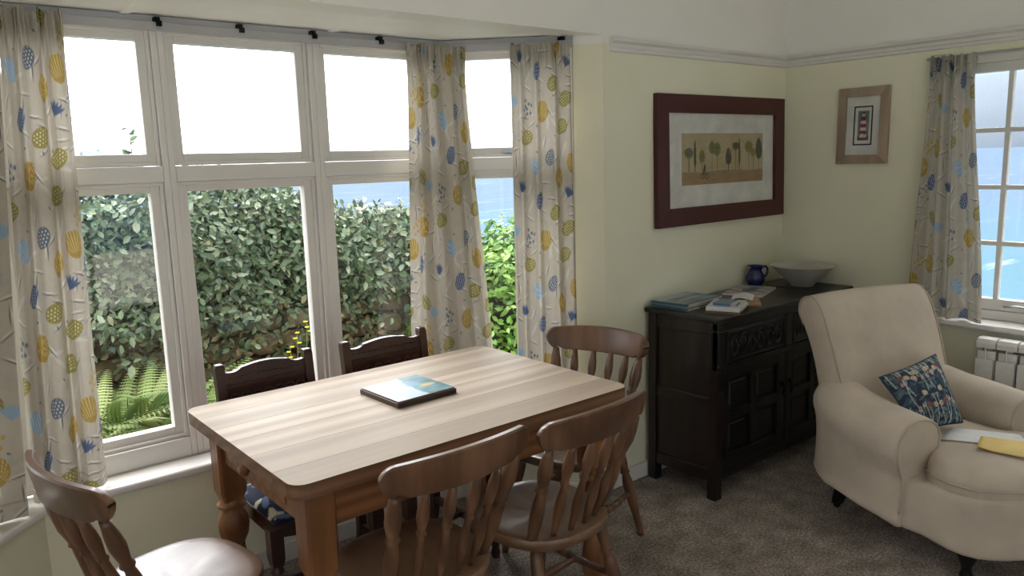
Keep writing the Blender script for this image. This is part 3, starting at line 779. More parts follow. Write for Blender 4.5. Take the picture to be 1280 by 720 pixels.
# ---------------------------------------------------------------- carved dark oak chairs against the window
def oak_chair(label, loc, rotz, w=.385):
    t = thing('oak_chair', label, 'chair', loc, rotz, 'carved dark oak chairs under the bay window')
    h = w / 2; zt = .885
    def yb(z): return -.19 - .05 * max(0, (z - .42) / .46)       # rake of the back
    for s in (-1, 1):
        cx = s * (h - .018); q = .0175
        rings = []
        for z in (0, .12, .42, .60, .80, zt - .012, zt):
            y = yb(z) - (.02 if z == 0 else 0); k = q * (.8 if z in (0, zt) else 1)
            rings.append([(cx - k, y - k, z), (cx + k, y - k, z), (cx + k, y + k, z), (cx - k, y + k, z)])
        G().loft(rings).build('back_post', 'dark_oak', t, bevel=.003)
        prof = [(.016, 0), (.020, .04), (.014, .08), (.022, .14), (.022, .20), (.013, .23), (.019, .27), (.024, .36), (.019, .45), (.013, .50), (.024, .54), (.016, .58)]
        lx = s * (h - .002)
        g = G().lathe([(r, tt / .58) for r, tt in prof], (lx, .205, 0), (lx, .205, .30), 14)
        k = .022; g.loft([[(lx + a * k * .8, .205 + b * k * .8, .30) for a, b in ((-1, -1), (1, -1), (1, 1), (-1, 1))], [(lx + a * k, .205 + b * k, .325) for a, b in ((-1, -1), (1, -1), (1, 1), (-1, 1))], [(lx + a * k, .205 + b * k, .43) for a, b in ((-1, -1), (1, -1), (1, 1), (-1, 1))]])
        g.build('leg', 'dark_oak', t, smooth='auto')
        G().box(s * (h - .02) - .010, s * (h - .02) + .010, yb(.4) + .02, .185, .375, .43).build('seat_rail', 'dark_oak', t, bevel=.003)
        G().box(s * (h - .02) - .010, s * (h - .02) + .010, yb(.1) + .005, .19, .11, .14).build('stretcher', 'dark_oak', t, bevel=.003)
    g = G(); pts = []
    for k in range(21):
        x = -h + .02 + (w - .04) * k / 20; pts.append((x, .392 - .02 * math.sin(PI * k / 20)))
    g.prism_axis([(x, .43) for x, _ in reversed(pts)] + pts, .19, .212, 1)
    g.build('seat_rail', 'dark_oak', t, bevel=.002)
    G().box(-h + .03, h - .03, yb(.4) - .01, yb(.4) + .012, .37, .43).build('seat_rail', 'dark_oak', t, bevel=.002)
    G().box(-h + .025, h - .025, .0, .02, .115, .137).build('stretcher', 'dark_oak', t, bevel=.002)
    # carved crest: scalloped top edge
    iw = h - .034
    top = []
    for k in range(25):
        f = -1 + 2 * k / 24; e = abs(f)
        z = zt - .030 + .018 * (math.cos(e * PI * .62) if e < .66 else -.05) - (0 if e < .66 else .004 * math.sin((e - .66) / .34 * PI)) + (.004 * math.exp(-((e - .63) / .04) ** 2))
        top.append((f * iw, z))
    g = G()
    def P(x, z, d): return (x, yb(z) + d, z)
    n = len(top); rings = [[P(x, z, -.011) for x, z in top] + [P(x, .795, -.011) for x, _ in reversed(top)], [P(x, z, .011) for x, z in top] + [P(x, .795, .011) for x, _ in reversed(top)]]
    g.loft(rings); cre = g.build('crest_rail', 'dark_oak', t, bevel=.002)
    g = G()
    for k in range(13):
        x = -iw + .02 + (2 * iw - .04) * k / 12
        g.box(x - .008, x + .008, yb(.83) + .008, yb(.83) + .0145, .826, .833)
    g.box(-iw + .004, iw - .004, yb(.805) + .008, yb(.805) + .016, .802, .809)
    g.build('carving', 'dark_oak', cre, bevel=.001)
    pan = G().box(-iw, iw, yb(.7) - .022, yb(.7) - .002, .60, .80).build('back_panel', 'dark_oak', t)
    g = G()
    for k in range(7):                                   # carved arches
        x = -iw + .026 + (2 * iw - .052) * k / 6
        pts = [(x + .017 * math.cos(a), yb(.7) + .0005, .755 + .018 * math.sin(a)) for a in np.linspace(-.6, PI + .6, 9)]
        g.tube(pts, .0045, 6); g.sphere((x, yb(.7) + .0005, .748), (.006, .004, .009), 6, 4)
    g.build('carving', 'dark_oak', pan, smooth=True)
    G().box(-iw, iw, yb(.58) - .012, yb(.58) + .012, .555, .60).build('back_rail', 'dark_oak', t, bevel=.003)
    # drop-in seat in a navy and cream print
    nu = 60; U = np.linspace(-1, 1, nu); X, Y = np.meshgrid(U, U)
    e = (1 - np.abs(X) ** 6) * (1 - np.abs(Y) ** 6)
    Z = .428 + .030 * np.clip(e, 0, 1) ** .5 * (.75 + .25 * (1 - X ** 2) * (1 - Y ** 2))
    c = np.empty(X.shape + (3,)); c[:] = (30, 36, 58)
    R = random.Random(4)
    for _ in range(34):
        px, py, a, s = R.uniform(-1, 1), R.uniform(-1, 1), R.uniform(0, PI), R.uniform(.6, 1.2)
        dx, dy = (X - px), (Y - py); xx, yy = dx * math.cos(a) + dy * math.sin(a), -dx * math.sin(a) + dy * math.cos(a)
        c[(xx / (.06 * s)) ** 2 + (yy / (.20 * s)) ** 2 < 1] = R.choice([(214, 208, 180), (206, 200, 176), (96, 110, 140)])
    obj_from(grid_mesh('seat_pad', np.stack([X * (h - .012), Y * .185 + .012, Z], -1), c), 'seat_pad', 'cushion_fabric', t, True)
    return t
oak_chair('carved dark oak chair with yellow wildflowers showing behind its back', (1.052, 2.51, 0), math.radians(180), .372)
oak_chair('carved dark oak chair in front of the patterned corner curtain', (1.563, 2.505, 0), math.radians(181), .40)

# ---------------------------------------------------------------- carved dark sideboard
CX0, CX1, CYF, CYB, CZ = 2.815, 3.955, 2.005, 2.405, .862
cab = thing('sideboard', 'almost black carved oak sideboard with panelled doors in the room corner', 'cabinet', (CX0, CYB, 0))
CW, CD = CX1 - CX0, CYB - CYF                      # local x 0..CW, y 0 (back) .. -CD (front)
G().box(-.015, CW + .03, -CD - .022, .012, CZ - .024, CZ).build('top', 'black_oak', cab, bevel=.006, seg=3)
st = .048
for x in (0, CW - st):
    for y0, y1 in ((-CD, -CD + st), (-st, 0)):
        G().box(x, x + st, y0, y1, 0, CZ - .024).build('leg', 'black_oak_side', cab, bevel=.003)
for x in (0.006, CW - .030):
    s = G().box(x + .006, x + .018, -CD + st, -st, .10, .80).build('side_panel', 'black_oak_side', cab)
    for z0, z1 in ((.085, .145), (.435, .485), (.775, CZ - .024)):
        G().box(x - .002, x + .026, -CD + st, -st, z0, z1).build('side_rail', 'black_oak_side', cab, bevel=.005)
G().box(st, CW - st, -.012, -.004, .10, .82).build('back_panel', 'black_oak', cab)
G().box(st, CW - st, -CD + .02, -.012, .09, .104).build('bottom_board', 'black_oak', cab)
yf = -CD
# drawer band stands proud of the doors
g = G().box(.0, CW, yf - .010, yf + .03, .800, CZ - .024).box(.0, CW, yf - .010, yf + .03, .615, .640)
g.box(.0, .055, yf - .010, yf + .03, .64, .80).box(CW - .055, CW, yf - .010, yf + .03, .64, .80).box(CW / 2 - .03, CW / 2 + .03, yf - .010, yf + .03, .64, .80)
g.build('drawer_frame', 'black_oak', cab, bevel=.004)
for s in (0, CW - .05):
    G().prism_axis([(yf + .005, .50), (yf - .004, .52), (yf - .009, .57), (yf - .010, .615), (yf + .005, .615)], s, s + .05, 0).build('corbel', 'black_oak', cab, bevel=.002)
def ring_pull(parent, x, y, z):
    g = G().lathe([(.012, 0), (.010, .6), (.004, 1)], (x, y, z), (x, y - .010, z), 10)
    g.tube([(x + .013 * math.sin(a), y - .010, z - .014 - .015 * math.cos(a)) for a in np.linspace(0, 2 * PI, 13)], .0026, 6)
    return g.build('ring_pull', 'iron', parent, smooth=True)
for x0, x1 in ((.058, CW / 2 - .033), (CW / 2 + .033, CW - .058)):
    d = G().box(x0, x1, yf - .004, yf + .02, .643, .797).build('drawer', 'black_oak', cab, bevel=.002)
    g = G(); frame4(g, x0 + .003, x1 - .003, .646, .794, .014, yf - .012, yf - .003); g.build('drawer_moulding', 'black_oak', d, bevel=.004)
    g = G(); nC = 6
    for k in range(nC):                               # carved interlaced leaves
        cx = x0 + .03 + (x1 - x0 - .06) * (k + .5) / nC; rr = (x1 - x0 - .06) / nC * .46
        g.tube([(cx + rr * math.cos(a), yf - .005, .72 + .046 * math.sin(a)) for a in np.linspace(0, 2 * PI, 15)], .0042, 5)
        for q in (-1, 1):
            g.tube([(cx + q * rr * .15, yf - .005, .69), (cx + q * rr * .55, yf - .006, .72), (cx + q * rr * .15, yf - .005, .75)], [.002, .007, .002], 5)
    g.build('carving', 'black_oak', d, smooth=True)
    for f in (.27, .73): ring_pull(d, x0 + (x1 - x0) * f, yf - .008, .728)
g = G().box(st, CW - st, yf + .012, yf + .04, .085, .135).box(CW / 2 - .012, CW / 2 + .012, yf + .012, yf + .04, .135, .615)
g.build('front_frame', 'black_oak', cab, bevel=.003)
for k, (x0, x1) in enumerate(((st + .002, CW / 2 - .013), (CW / 2 + .013, CW - st - .002))):
    d = G().box(x0, x1, yf + .026, yf + .038, .138, .612).build('door', 'black_oak', cab)
    w = x1 - x0; b = .052; xm = (x0 + x1) / 2
    g = G(); frame4(g, x0, x1, .138, .612, (b, b, .06, .05), yf + .006, yf + .027)
    g.box(xm - .022, xm + .022, yf + .006, yf + .027, .198, .562).box(x0 + b, xm - .022, yf + .006, yf + .027, .362, .408).box(xm + .022, x1 - b, yf + .006, yf + .027, .362, .408)
    g.build('door_frame', 'black_oak', d, bevel=.005)
    for px0, px1 in ((x0 + b, xm - .022), (xm + .022, x1 - b)):
        for pz0, pz1 in ((.198, .362), (.408, .562)):
            G().box(px0 + .022, px1 - .022, yf + .018, yf + .028, pz0 + .022, pz1 - .022).build('panel', 'black_oak', d, bevel=.006, seg=1)
    hx_ = x1 - .022 if k == 0 else x0 + .022
    g = G().lathe([(.010, 0), (.012, .3), (.008, 1)], (hx_, yf + .006, .452), (hx_, yf - .006, .452), 10).tube([(hx_, yf - .006, .45), (hx_, yf - .012, .425), (hx_, yf - .008, .395)], [.003, .006, .008], 8)
    g.build('handle', 'iron', d, smooth=True)
    hg = x0 if k == 0 else x1
    for z in (.53, .22):
        g = G().box(hg - .012, hg + .02, yf + .002, yf + .0065, z - .03, z + .03).tube([(hg + .004, yf + .002, z - .034), (hg + .004, yf + .002, z + .034)], .005, 6)
        g.build('hinge', 'iron', d)

# ---------------------------------------------------------------- things on the sideboard
def flat(g, poly, z0, z1): return g.prism(poly, z0, z1)
def magazine(label, x, y, z, w, d, h, rz, cover, name='magazine', pages='page_edge', group=None, cat='magazine', tint=None):
    t = thing(name, label, cat, (x, y, z), math.radians(rz), group)
    G().box(-w / 2 + .001, w / 2 - .002, -d / 2 + .002, d / 2 - .002, .0008, h - .0009).build('pages', pages, t)
    if tint is None:
        G().box(-w / 2, w / 2, -d / 2, d / 2, h - .0009, h).build('cover', cover, t)
    else:
        n = 40; u = np.linspace(0, 1, n); U, V = np.meshgrid(u, u)
        c = tint(U, V)
        obj_from(grid_mesh('cover', np.stack([(U - .5) * w, (V - .5) * d, np.full_like(U, h)], -1), np.clip(c, 0, 255)), 'cover', 'print_gloss', t)
    G().box(-w / 2, w / 2, -d / 2, d / 2, 0, .0008).build('back_cover', cover, t)
    G().box(-w / 2 - .0006, -w / 2 + .001, -d / 2, d / 2, 0, h).build('spine', cover, t)
    return t
def tint_a(U, V):
    w = np.sin(U * 9 + 3 * V) * .5 + np.sin(V * 21 + U * 5) * .3
    c = np.stack([128 + 30 * w, 146 + 26 * w, 156 + 22 * w], -1)
    c[(V > .72)] = (176, 186, 190); c[(V < .12)] = (98, 118, 132); c[(abs(V - .45) < .05) & (U > .2) & (U < .8)] = (190, 180, 160)
    return c
def tint_b(U, V):
    c = np.empty(U.shape + (3,)); c[:] = (214, 216, 214)
    c[(U > .15) & (U < .85) & (V > .3) & (V < .8)] = (168, 184, 196); c[(abs(V - .15) < .04) & (U > .2) & (U < .7)] = (120, 130, 140)
    return c
def tint_c(U, V):
    w = np.sin(U * 17 + 5 * V) * np.sin(V * 13 + 2)
    c = np.stack([172 + 40 * w, 166 + 34 * w, 166 + 36 * np.sin(U * 11) * .6], -1)
    c[(np.hypot(U - .45, V - .5) < .18)] = (112, 96, 92); c[(np.hypot(U - .7, V - .45) < .12)] = (90, 100, 116)
    return c
ZS = CZ + .0005
zz = ZS
for i, (w_, rz, cov) in enumerate(((.30, 4, 'magazine_teal'), (.295, 2, 'magazine_blue'), (.30, 5, 'magazine_teal'))):
    h = (.012, .009, .010)[i]
    magazine(('thick teal-backed magazine at the bottom of the stack by the wall', 'blue magazine in the middle of the stack by the wall', 'blue-grey glossy magazine on top of the stack by the wall')[i], 2.985, 2.305, zz, w_, .205, h, rz, cov, tint=tint_a if i == 2 else None); zz += h + .0004
zz = ZS
for i, (dx, rz, h, cov) in enumerate(((0, 24, .012, 'magazine_brown'), (.004, 22, .009, 'paper_white'), (-.002, 25, .010, 'paper_white'))):
    magazine(('brown-edged softback book at the bottom of the front stack', 'thin white softback in the middle of the front stack', 'white covered softback book on top of the front stack')[i], 2.995 + dx, 2.085, zz, .205, .15, h, rz, cov, 'softback_book', 'magazine_brown' if i == 0 else 'page_edge', cat='book', tint=tint_b if i == 2 else None); zz += h + .0004
magazine('small blue booklet lying on the white softback book', 2.985, 2.085, zz, .115, .082, .011, 16, 'booklet_blue', 'booklet', 'paper_cream', cat='booklet')
magazine('tan card-covered notebook lying beside the front book stack', 3.20, 2.115, ZS, .16, .115, .018, 38, 'tan_card', 'notebook', 'tan_card', cat='notebook')
magazine('glossy open-faced magazine lying in front of the blue jug', 3.48, 2.285, ZS, .29, .20, .010, 18, 'paper_white', tint=tint_c)
# crumpled sheet
nn = 18; u = np.linspace(-1, 1, nn); U, V = np.meshgrid(u, u)
Z = .0215 + .010 * np.abs(np.sin(U * 2.1 + V)) * np.abs(np.cos(V * 1.7)) + .002 * np.sin(U * 9)
sh = obj_from(grid_mesh('paper_sheet', np.stack([U * .075, V * .05, Z], -1)), 'paper_sheet', 'paper_white', None, True)
sh.location = (3.225, 2.155, ZS); sh.rotation_euler = (0, 0, math.radians(30)); tag(sh, 'crumpled white paper sheet resting on the tan notebook', 'paper')
co = G().prism(rrect(-.045, .045, -.045, .045, .006), 0, .004).build('coaster', 'black_paint'); co.location = (3.735, 2.285, ZS); co.rotation_euler = (0, 0, .3)
tag(co, 'thin black coaster lying between the blue jug and the bowl', 'coaster')
jug = thing('jug', 'small glossy cobalt blue pottery jug beside the pale bowl', 'jug', (3.655, 2.368, ZS))
prf = [(.030, 0), (.036, .03), (.046, .18), (.051, .36), (.048, .52), (.038, .68), (.033, .76), (.036, .86), (.044, .97), (.0455, 1.0), (.043, .995), (.034, .88), (.030, .76), (.044, .5), (.046, .3), (.03, .08), (.002, .06)]
JH = .112
g = G(); n = 24; rings = []
for r, tt in prf:
    lip = max(0, (tt - .86) / .14)
    rings.append([((r + .010 * lip * max(0, math.cos(a - PI * 1.1)) ** 6) * math.cos(a), (r + .010 * lip * max(0, math.cos(a - PI * 1.1)) ** 6) * math.sin(a), tt * JH + .004 * lip * max(0, math.cos(a - PI * 1.1)) ** 6) for a in (2 * PI * k / n for k in range(n))])
g.loft(rings, caps=True); g.build('body', 'cobalt_glaze', jug, smooth=True)
a0 = math.radians(-40); cs, sn = math.cos(a0), math.sin(a0)
G().tube([(cs * r, sn * r, z) for r, z in ((.041, .104), (.056, .108), (.066, .094), (.066, .072), (.058, .056), (.046, .048))], .0062, 8).build('handle', 'cobalt_glaze', jug, smooth=True)
bowl = thing('bowl', 'wide pale stoneware bowl with ribbed flaring sides on the sideboard', 'bowl', (3.826, 2.188, ZS))
BH = .112
outp = [(.058, 0), (.062, .01)] + [(.066 + (.160 - .066) * (t ** .92) + (.0012 if k % 2 else -.0004), .015 + .09 * t) for k, t in enumerate(np.linspace(.03, .97, 19))] + [(.166, .109), (.170, .112)]
inp = [(.164, .1125), (.15, .102), (.11, .066), (.07, .028), (.05, .014), (.002, .012)]
G().lathe([(r, z / BH) for r, z in outp + inp], (0, 0, 0), (0, 0, BH), 40).build('body', 'stoneware', bowl, smooth=True)

# ---------------------------------------------------------------- framed prints
def picture_parts(t, w, h, fr, depth, fmat, win, prt, paint, line, res):
    """local x along the wall, z up, y=0 on the wall, room at -y"""
    def quadbar(p):   # mitred bar outline in x,z
        return G().prism_axis(p, -depth, -.002, 1)
    W, H = w / 2, h / 2; a, b = W - fr, H - fr
    for p in ([(-W, -H), (W, -H), (a, -b), (-a, -b)], [(W, -H), (W, H), (a, b), (a, -b)], [(W, H), (-W, H), (-a, b), (a, b)], [(-W, H), (-W, -H), (-a, -b), (-a, b)]):
        quadbar(p).build('frame_bar', fmat, t, bevel=.002)
    G().box(-a, a, -.008, -.003, -b, b).build('backing', 'mount_board', t)
    g = G(); cx, cz = win[0], win[1]; x0, x1, z0, z1 = cx - win[2] / 2, cx + win[2] / 2, cz - win[3] / 2, cz + win[3] / 2
    g.box(-a, x0, -.012, -.0085, -b, b).box(x1, a, -.012, -.0085, -b, b).box(x0, x1, -.012, -.0085, -b, z0).box(x0, x1, -.012, -.0085, z1, b)
    g.build('mount', 'mount_board', t)
    if line:
        g = G(); frame4(g, x0 - line, x1 + line, z0 - line, z1 + line, line, -.0124, -.0119); g.build('mount_line', 'black_line', t)
    pw, ph = prt
    nx, nz = int(pw / res), int(ph / res)
    u = np.linspace(0, 1, nx); v = np.linspace(0, 1, nz); U, V = np.meshgrid(u, v)
    P = np.stack([cx + (U - .5) * pw, np.full_like(U, -.0083), cz + (V - .5) * ph], -1)
    obj_from(grid_mesh('print', P, np.clip(paint(U, V), 0, 255)), 'print', 'print_paper', t)
    G().box(-a, a, -.0165, -.0150, -b, b).build('glazing', 'window_glass', t)
def tree_print(U, V):
    """row of stylised round and pointed trees on a buff ground"""
    w = np.sin(U * 31 + V * 7) * .4 + np.sin(V * 47 - U * 13) * .3 + np.sin(U * 83 + V * 61) * .3
    c = np.stack([190 + 8 * w, 174 + 8 * w, 138 + 8 * w], -1)
    g = smoothstep(.27, .24, V + .012 * np.sin(U * 9)); c = c * (1 - g[..., None]) + np.stack([160 + 10 * w, 132 + 9 * w, 94 + 8 * w], -1) * g[..., None]
    def blob(x, y, a, b, col, pt=0.0):
        yy = (V - y) / b; ww = a * (1 - pt * np.clip(yy, -1, 1)); d = ((U - x) / ww) ** 2 + yy ** 2
        m = d < 1; sh = 1 - .16 * (np.sin(d * 14) > .4)
        c[m] = (np.array(col) * sh[m][:, None])
    def stem(x, y1, y0=.25): c[(abs(U - x) < .0035) & (V < y1) & (V > y0)] = (98, 82, 60)
    for x, y, a, b, col, pt in ((.08, .62, .05, .10, (120, 116, 92), 0), (.15, .60, .014, .27, (84, 84, 66), .2), (.23, .55, .034, .12, (142, 138, 78), .1), (.35, .72, .04, .12, (128, 130, 82), 0), (.41, .68, .045, .13, (136, 136, 80), 0),
                                (.55, .54, .036, .17, (104, 96, 74), .25), (.64, .74, .04, .08, (112, 108, 86), -.2), (.69, .62, .012, .28, (92, 86, 66), .2), (.81, .72, .05, .12, (146, 136, 66), 0), (.87, .60, .032, .09, (150, 138, 70), 0), (.945, .68, .042, .22, (90, 92, 76), .15)):
        stem(x, y); blob(x, y, a, b, col, pt)
    # a cyclist riding past
    for wx in (.235, .285):
        d = np.hypot((U - wx) * 2.6, V - .16); c[(abs(d - .052) < .008)] = (70, 58, 48)
    for (x0, y0, x1, y1, th) in ((.235, .16, .258, .24, .004), (.258, .24, .285, .16, .004), (.25, .23, .262, .33, .012), (.262, .30, .28, .25, .004)):
        L2 = ((x1 - x0) * 2.6) ** 2 + (y1 - y0) ** 2; tt = np.clip((((U - x0) * 2.6) * ((x1 - x0) * 2.6) + (V - y0) * (y1 - y0)) / L2, 0, 1)
        c[np.hypot((U - x0 - (x1 - x0) * tt) * 2.6, V - y0 - (y1 - y0) * tt) < th * 2.2] = (78, 66, 54)
    c[np.hypot((U - .264) * 2.6, V - .37) < .022] = (70, 56, 46)
    return c
pic = thing('framed_print', 'large wide print of stylised trees in a dark red frame', 'picture', (3.424, Y_W, 1.549), 0)
pic.rotation_euler = (math.radians(-1.2), 0, 0)
picture_parts(pic, 1.085, .635, .088, .030, 'mahogany', (.012, .006, .76, .305), (.70, .255), tree_print, 0, .0032)
def lighthouse_print(U, V):
    """red and white banded lighthouse"""
    c = np.empty(U.shape + (3,)); c[:] = (126, 130, 128)
    c[V < .16] = (112, 88, 80)
    hw = .34 - .17 * V
    m = (abs(U - .5) < hw) & (V > .10) & (V < .78)
    band = np.floor((V - .10) / .115) % 2
    c[m & (band == 0)] = (214, 206, 198); c[m & (band == 1)] = (152, 52, 52)
    c[(abs(U - .5) < .22) & (V > .78) & (V < .81)] = (90, 40, 42); c[(abs(U - .5) < .13) & (V >= .81) & (V < .90)] = (206, 198, 190); c[(abs(U - .5) < .15 * (1 - (V - .90) / .08)) & (V >= .90) & (V < .98)] = (150, 54, 54)
    c[(np.hypot((U - .40) * .6, V - .18) < .06) & (V > .1)] = (222, 214, 206)
    return c
lp = thing('framed_print', 'small lighthouse print in a pale limed-oak frame', 'picture', (X_W, 1.977, 1.70), -PI / 2)
lp.rotation_euler = (math.radians(-1), 0, -PI / 2)
picture_parts(lp, .268, .388, .046, .022, 'limed_oak', (0, .0, .085, .185), (.058, .150), lighthouse_print, .007, .002)

# ---------------------------------------------------------------- radiator
RZ0, RZ1 = .10, .705
rad = thing('radiator', 'white sectional radiator on the wall below the sea-view window', 'radiator', (X_W - .012, 1.335, 0))
sec = None
for k in range(9):
    y1 = -k * .0865
    if sec is None:
        g = G()
        yc = -.0425
        g.prism_axis([(-.035, RZ1 - .045), (-.125, RZ1 - .045), (-.130, RZ1 - .02), (-.118, RZ1 - .003), (-.09, RZ1), (-.045, RZ1 - .004), (-.035, RZ1 - .015)], -.083, -.002, 1)
        g.v = [(x, y, z) for x, y, z in g.v]
        g.box(-.128, -.118, -.045, -.039, RZ0 + .02, RZ1 - .03)
        g.box(-.110, -.050, -.080, -.005, RZ0 + .03, RZ1 - .06)
        g.box(-.134, -.122, -.080, -.004, RZ0, RZ1 - .095)
        g.box(-.085, -.035, -.055, -.030, RZ0 + .05, RZ1 - .02)
        sec = g.build('section', 'radiator_white', rad, bevel=.004, seg=2)
    else:
        o = sec.copy(); COL.objects.link(o); o.parent = rad; o.location = (0, y1, 0)
G().box(-.036, 0, -.06, -.03, .55, .60).box(-.036, 0, -.72, -.69, .55, .60).build('wall_bracket', 'radiator_white', rad)
G().tube([(-.08, -.80, .16), (-.08, -.83, .14), (-.08, -.84, .0)], .009, 8).tube([(-.08, -.80, .16), (-.08, -.76, .16)], .012, 8).build('pipe', 'radiator_white', rad)

# ---------------------------------------------------------------- slip-covered armchair
# local: +y forward (towards the room), x = .2 - L ; the sitter looks along +y
fd = Vector((-.30, -.954, 0)).normalized()
ARM_ROT = math.atan2(fd.y, fd.x) - PI / 2
lat = Vector((.954, -.30, 0))
AO = Vector((3.147, 1.557, 0)) + lat * .20
arm = thing('armchair', 'cream slip-covered scroll-back armchair beside the sideboard', 'armchair', AO, ARM_ROT)
def spline(pts, n):
    """closed Catmull-Rom through pts"""
    out = []; m = len(pts)
    for i in range(m):
        p0, p1, p2, p3 = (np.array(pts[(i + k) % m], float) for k in (-1, 0, 1, 2))
        for t in np.arange(n) / n:
            out.append(tuple(.5 * ((2 * p1) + (-p0 + p2) * t + (2 * p0 - 5 * p1 + 4 * p2 - p3) * t * t + (-p0 + 3 * p1 - 3 * p2 + p3) * t ** 3)))
    return out
# back: S-shaped section swept across the width
bk = [(.13, .36), (.085, .50), (.03, .68), (-.03, .84), (-.075, .925), (-.125, .962), (-.185, .945), (-.205, .89), (-.175, .83), (-.125, .72), (-.085, .55), (-.06, .38), (-.05, .20), (.02, .165), (.10, .22)]
bs = spline(bk, 4)
cyx = sum(p[0] for p in bs) / len(bs)
def back_ring(x, k, dz=0.0):
    out = []
    for y, z in bs:
        # shrink towards a line inside the section
        mz = np.interp(z, [.16, .36, .6, .85, .96], [.0 + .02, .03, .0, -.11, -.12]); 
        out.append((x, mz + (y - mz) * k, z - (1 - k) * (.10 if z > .8 else 0) * (z - .8) / .16 + dz))
    return out
hw = .325
xs = [(-1.0, .0), (-.998, .55), (-.985, .80), (-.955, .94), (-.90, .985), (-.8, 1.0), (-.5, 1.02), (-.2, 1.03), (.2, 1.03), (.5, 1.02), (.8, 1.0), (.90, .985), (.955, .94), (.985, .80), (.998, .55), (1.0, .0)]
def wx(f, z): return f * (hw - .03 * (1 - min(1, max(0, (z - .2) / .6))))
rings = []
for f, k in xs:
    rings.append([(wx(f, p[2]), p[1], p[2]) for p in back_ring(f, max(k, .05), .006 * (1 - f * f))])
G().loft(rings).build('back', 'slipcover', arm, smooth=True)
for s in (-1, 1):
    pr = back_ring(0, .955)
    sel = [(s * wx(.965, p[2]), p[1] , p[2]) for p in pr][0:33]
    G().tube(sel, .0042, 6).build('piping', 'piping_fabric', arm, smooth=True)
# arms
def arm_outline(tp, hw_in, hw_out, low):
    r = .098
    return spline([(.075, low), (.080, .33), (.084, tp - .18), (.108, tp - .10), (.086, tp - .030), (.010, tp), (-.070, tp - .016), (-.118, tp - .072), (-.122, tp - .135), (-.098, tp - .205), (-.088, .34), (-.094, .24), (-.098, low + .01), (-.04, low - .005), (.03, low - .005)], 4)
for s in (-1, 1):
    rings = []
    for y, tp, k, low in ((-.07, .63, .70, .19), (-.03, .635, .86, .185), (.04, .622, 1.0, .18), (.14, .604, 1.0, .178), (.25, .594, 1.0, .172), (.34, .588, 1.0, .168), (.405, .583, 1.0, .162), (.425, .581, .985, .16), (.434, .578, .95, .162), (.436, .576, .90, .165)):
        ol = arm_outline(tp, 0, 0, low)
        cx, cz = -.012, tp - .11
        ac = np.interp(y, [-.10, .05, .25], [.245, .275, .30])
        rings.append([(s * (ac - (cx + (x - cx) * k)), y - .006 * (z > .5) * 0, (cz + (z - cz) * k) if z > .45 else z + (0 if k > .99 else (1 - k) * .06)) for x, z in ol])
    if s > 0: pass
    G().loft(rings).build('arm', 'slipcover', arm, smooth=True)
    ol = arm_outline(.581, 0, 0, .16)
    face = [(s * (.30 - (-.012 + (x + .012) * .93)), .4365, .471 + (z - .471) * .93 if z > .45 else z) for x, z in ol]
    pts = [p for p in face if p[2] > .30]
    idx = [i for i, p in enumerate(face) if p[2] > .20]
    # piping follows the scroll from the outer foot over the top to the seat
    loop = face[2:46]
    G().tube(loop, .0045, 6).build('piping', 'piping_fabric', arm, smooth=True)
# seat and front
def seat_ol(grow, yback=.05):
    out = []
    pts = [(-.215, yback), (-.215, .30), (-.225, .42), (-.285, .455), (-.315, .50), (-.322, .58), (-.295, .67), (-.20, .725), (-.07, .748), (.07, .748), (.20, .725), (.295, .67), (.322, .58), (.315, .50), (.285, .455), (.225, .42), (.215, .30), (.215, yback)]
    return [(x * (1 + grow), .40 + (y - .40) * (1 + grow)) for x, y in pts]
def seat_ring(grow, z, crown=0.0, q=0.0):
    return [(x, y, z + q * (.5 - min(1, abs(x) / .32)) ) for x, y in seat_ol(grow)]
g = G()
g.loft([seat_ring(-.06, .33), seat_ring(-.005, .34), seat_ring(.004, .37), seat_ring(.0, .405), seat_ring(-.05, .432), seat_ring(-.16, .448), seat_ring(-.35, .458), seat_ring(-.65, .462), seat_ring(-.93, .463)])
g.build('seat', 'slipcover', arm, smooth=True, subsurf=1)
G().tube([(x, y, .368 + .02 * (abs(x) > .2)) for x, y in [(p[0] * 1.012, .40 + (p[1] - .40) * 1.012) for p in seat_ol(.004)][3:15]], .004, 6).build('piping', 'piping_fabric', arm, smooth=True)
def skirt_ring(grow, z, wave=0.0):
    pts = [(-.315, -.04), (-.368, .15), (-.388, .40), (-.378, .455), (-.335, .50), (-.335, .60), (-.30, .69), (-.20, .738), (-.07, .758), (.07, .758), (.20, .738), (.30, .69), (.335, .60), (.335, .50), (.378, .455), (.388, .40), (.368, .15), (.315, -.04), (.2, -.055), (-.2, -.055)]
    return [(x * (1 + grow), .35 + (y - .35) * (1 + grow), z + (wave * math.cos(x * 9.5) - .045 * min(1, max(0, (y - .38) / .2)) if z < .22 else 0)) for x, y in pts]
G().loft([skirt_ring(-.05, .175), skirt_ring(.0, .165, -.012), skirt_ring(.002, .20, -.01), skirt_ring(-.01, .28), skirt_ring(-.015, .345), skirt_ring(-.04, .358), skirt_ring(-.3, .36)]).build('skirt', 'slipcover', arm, smooth=True, subsurf=1)
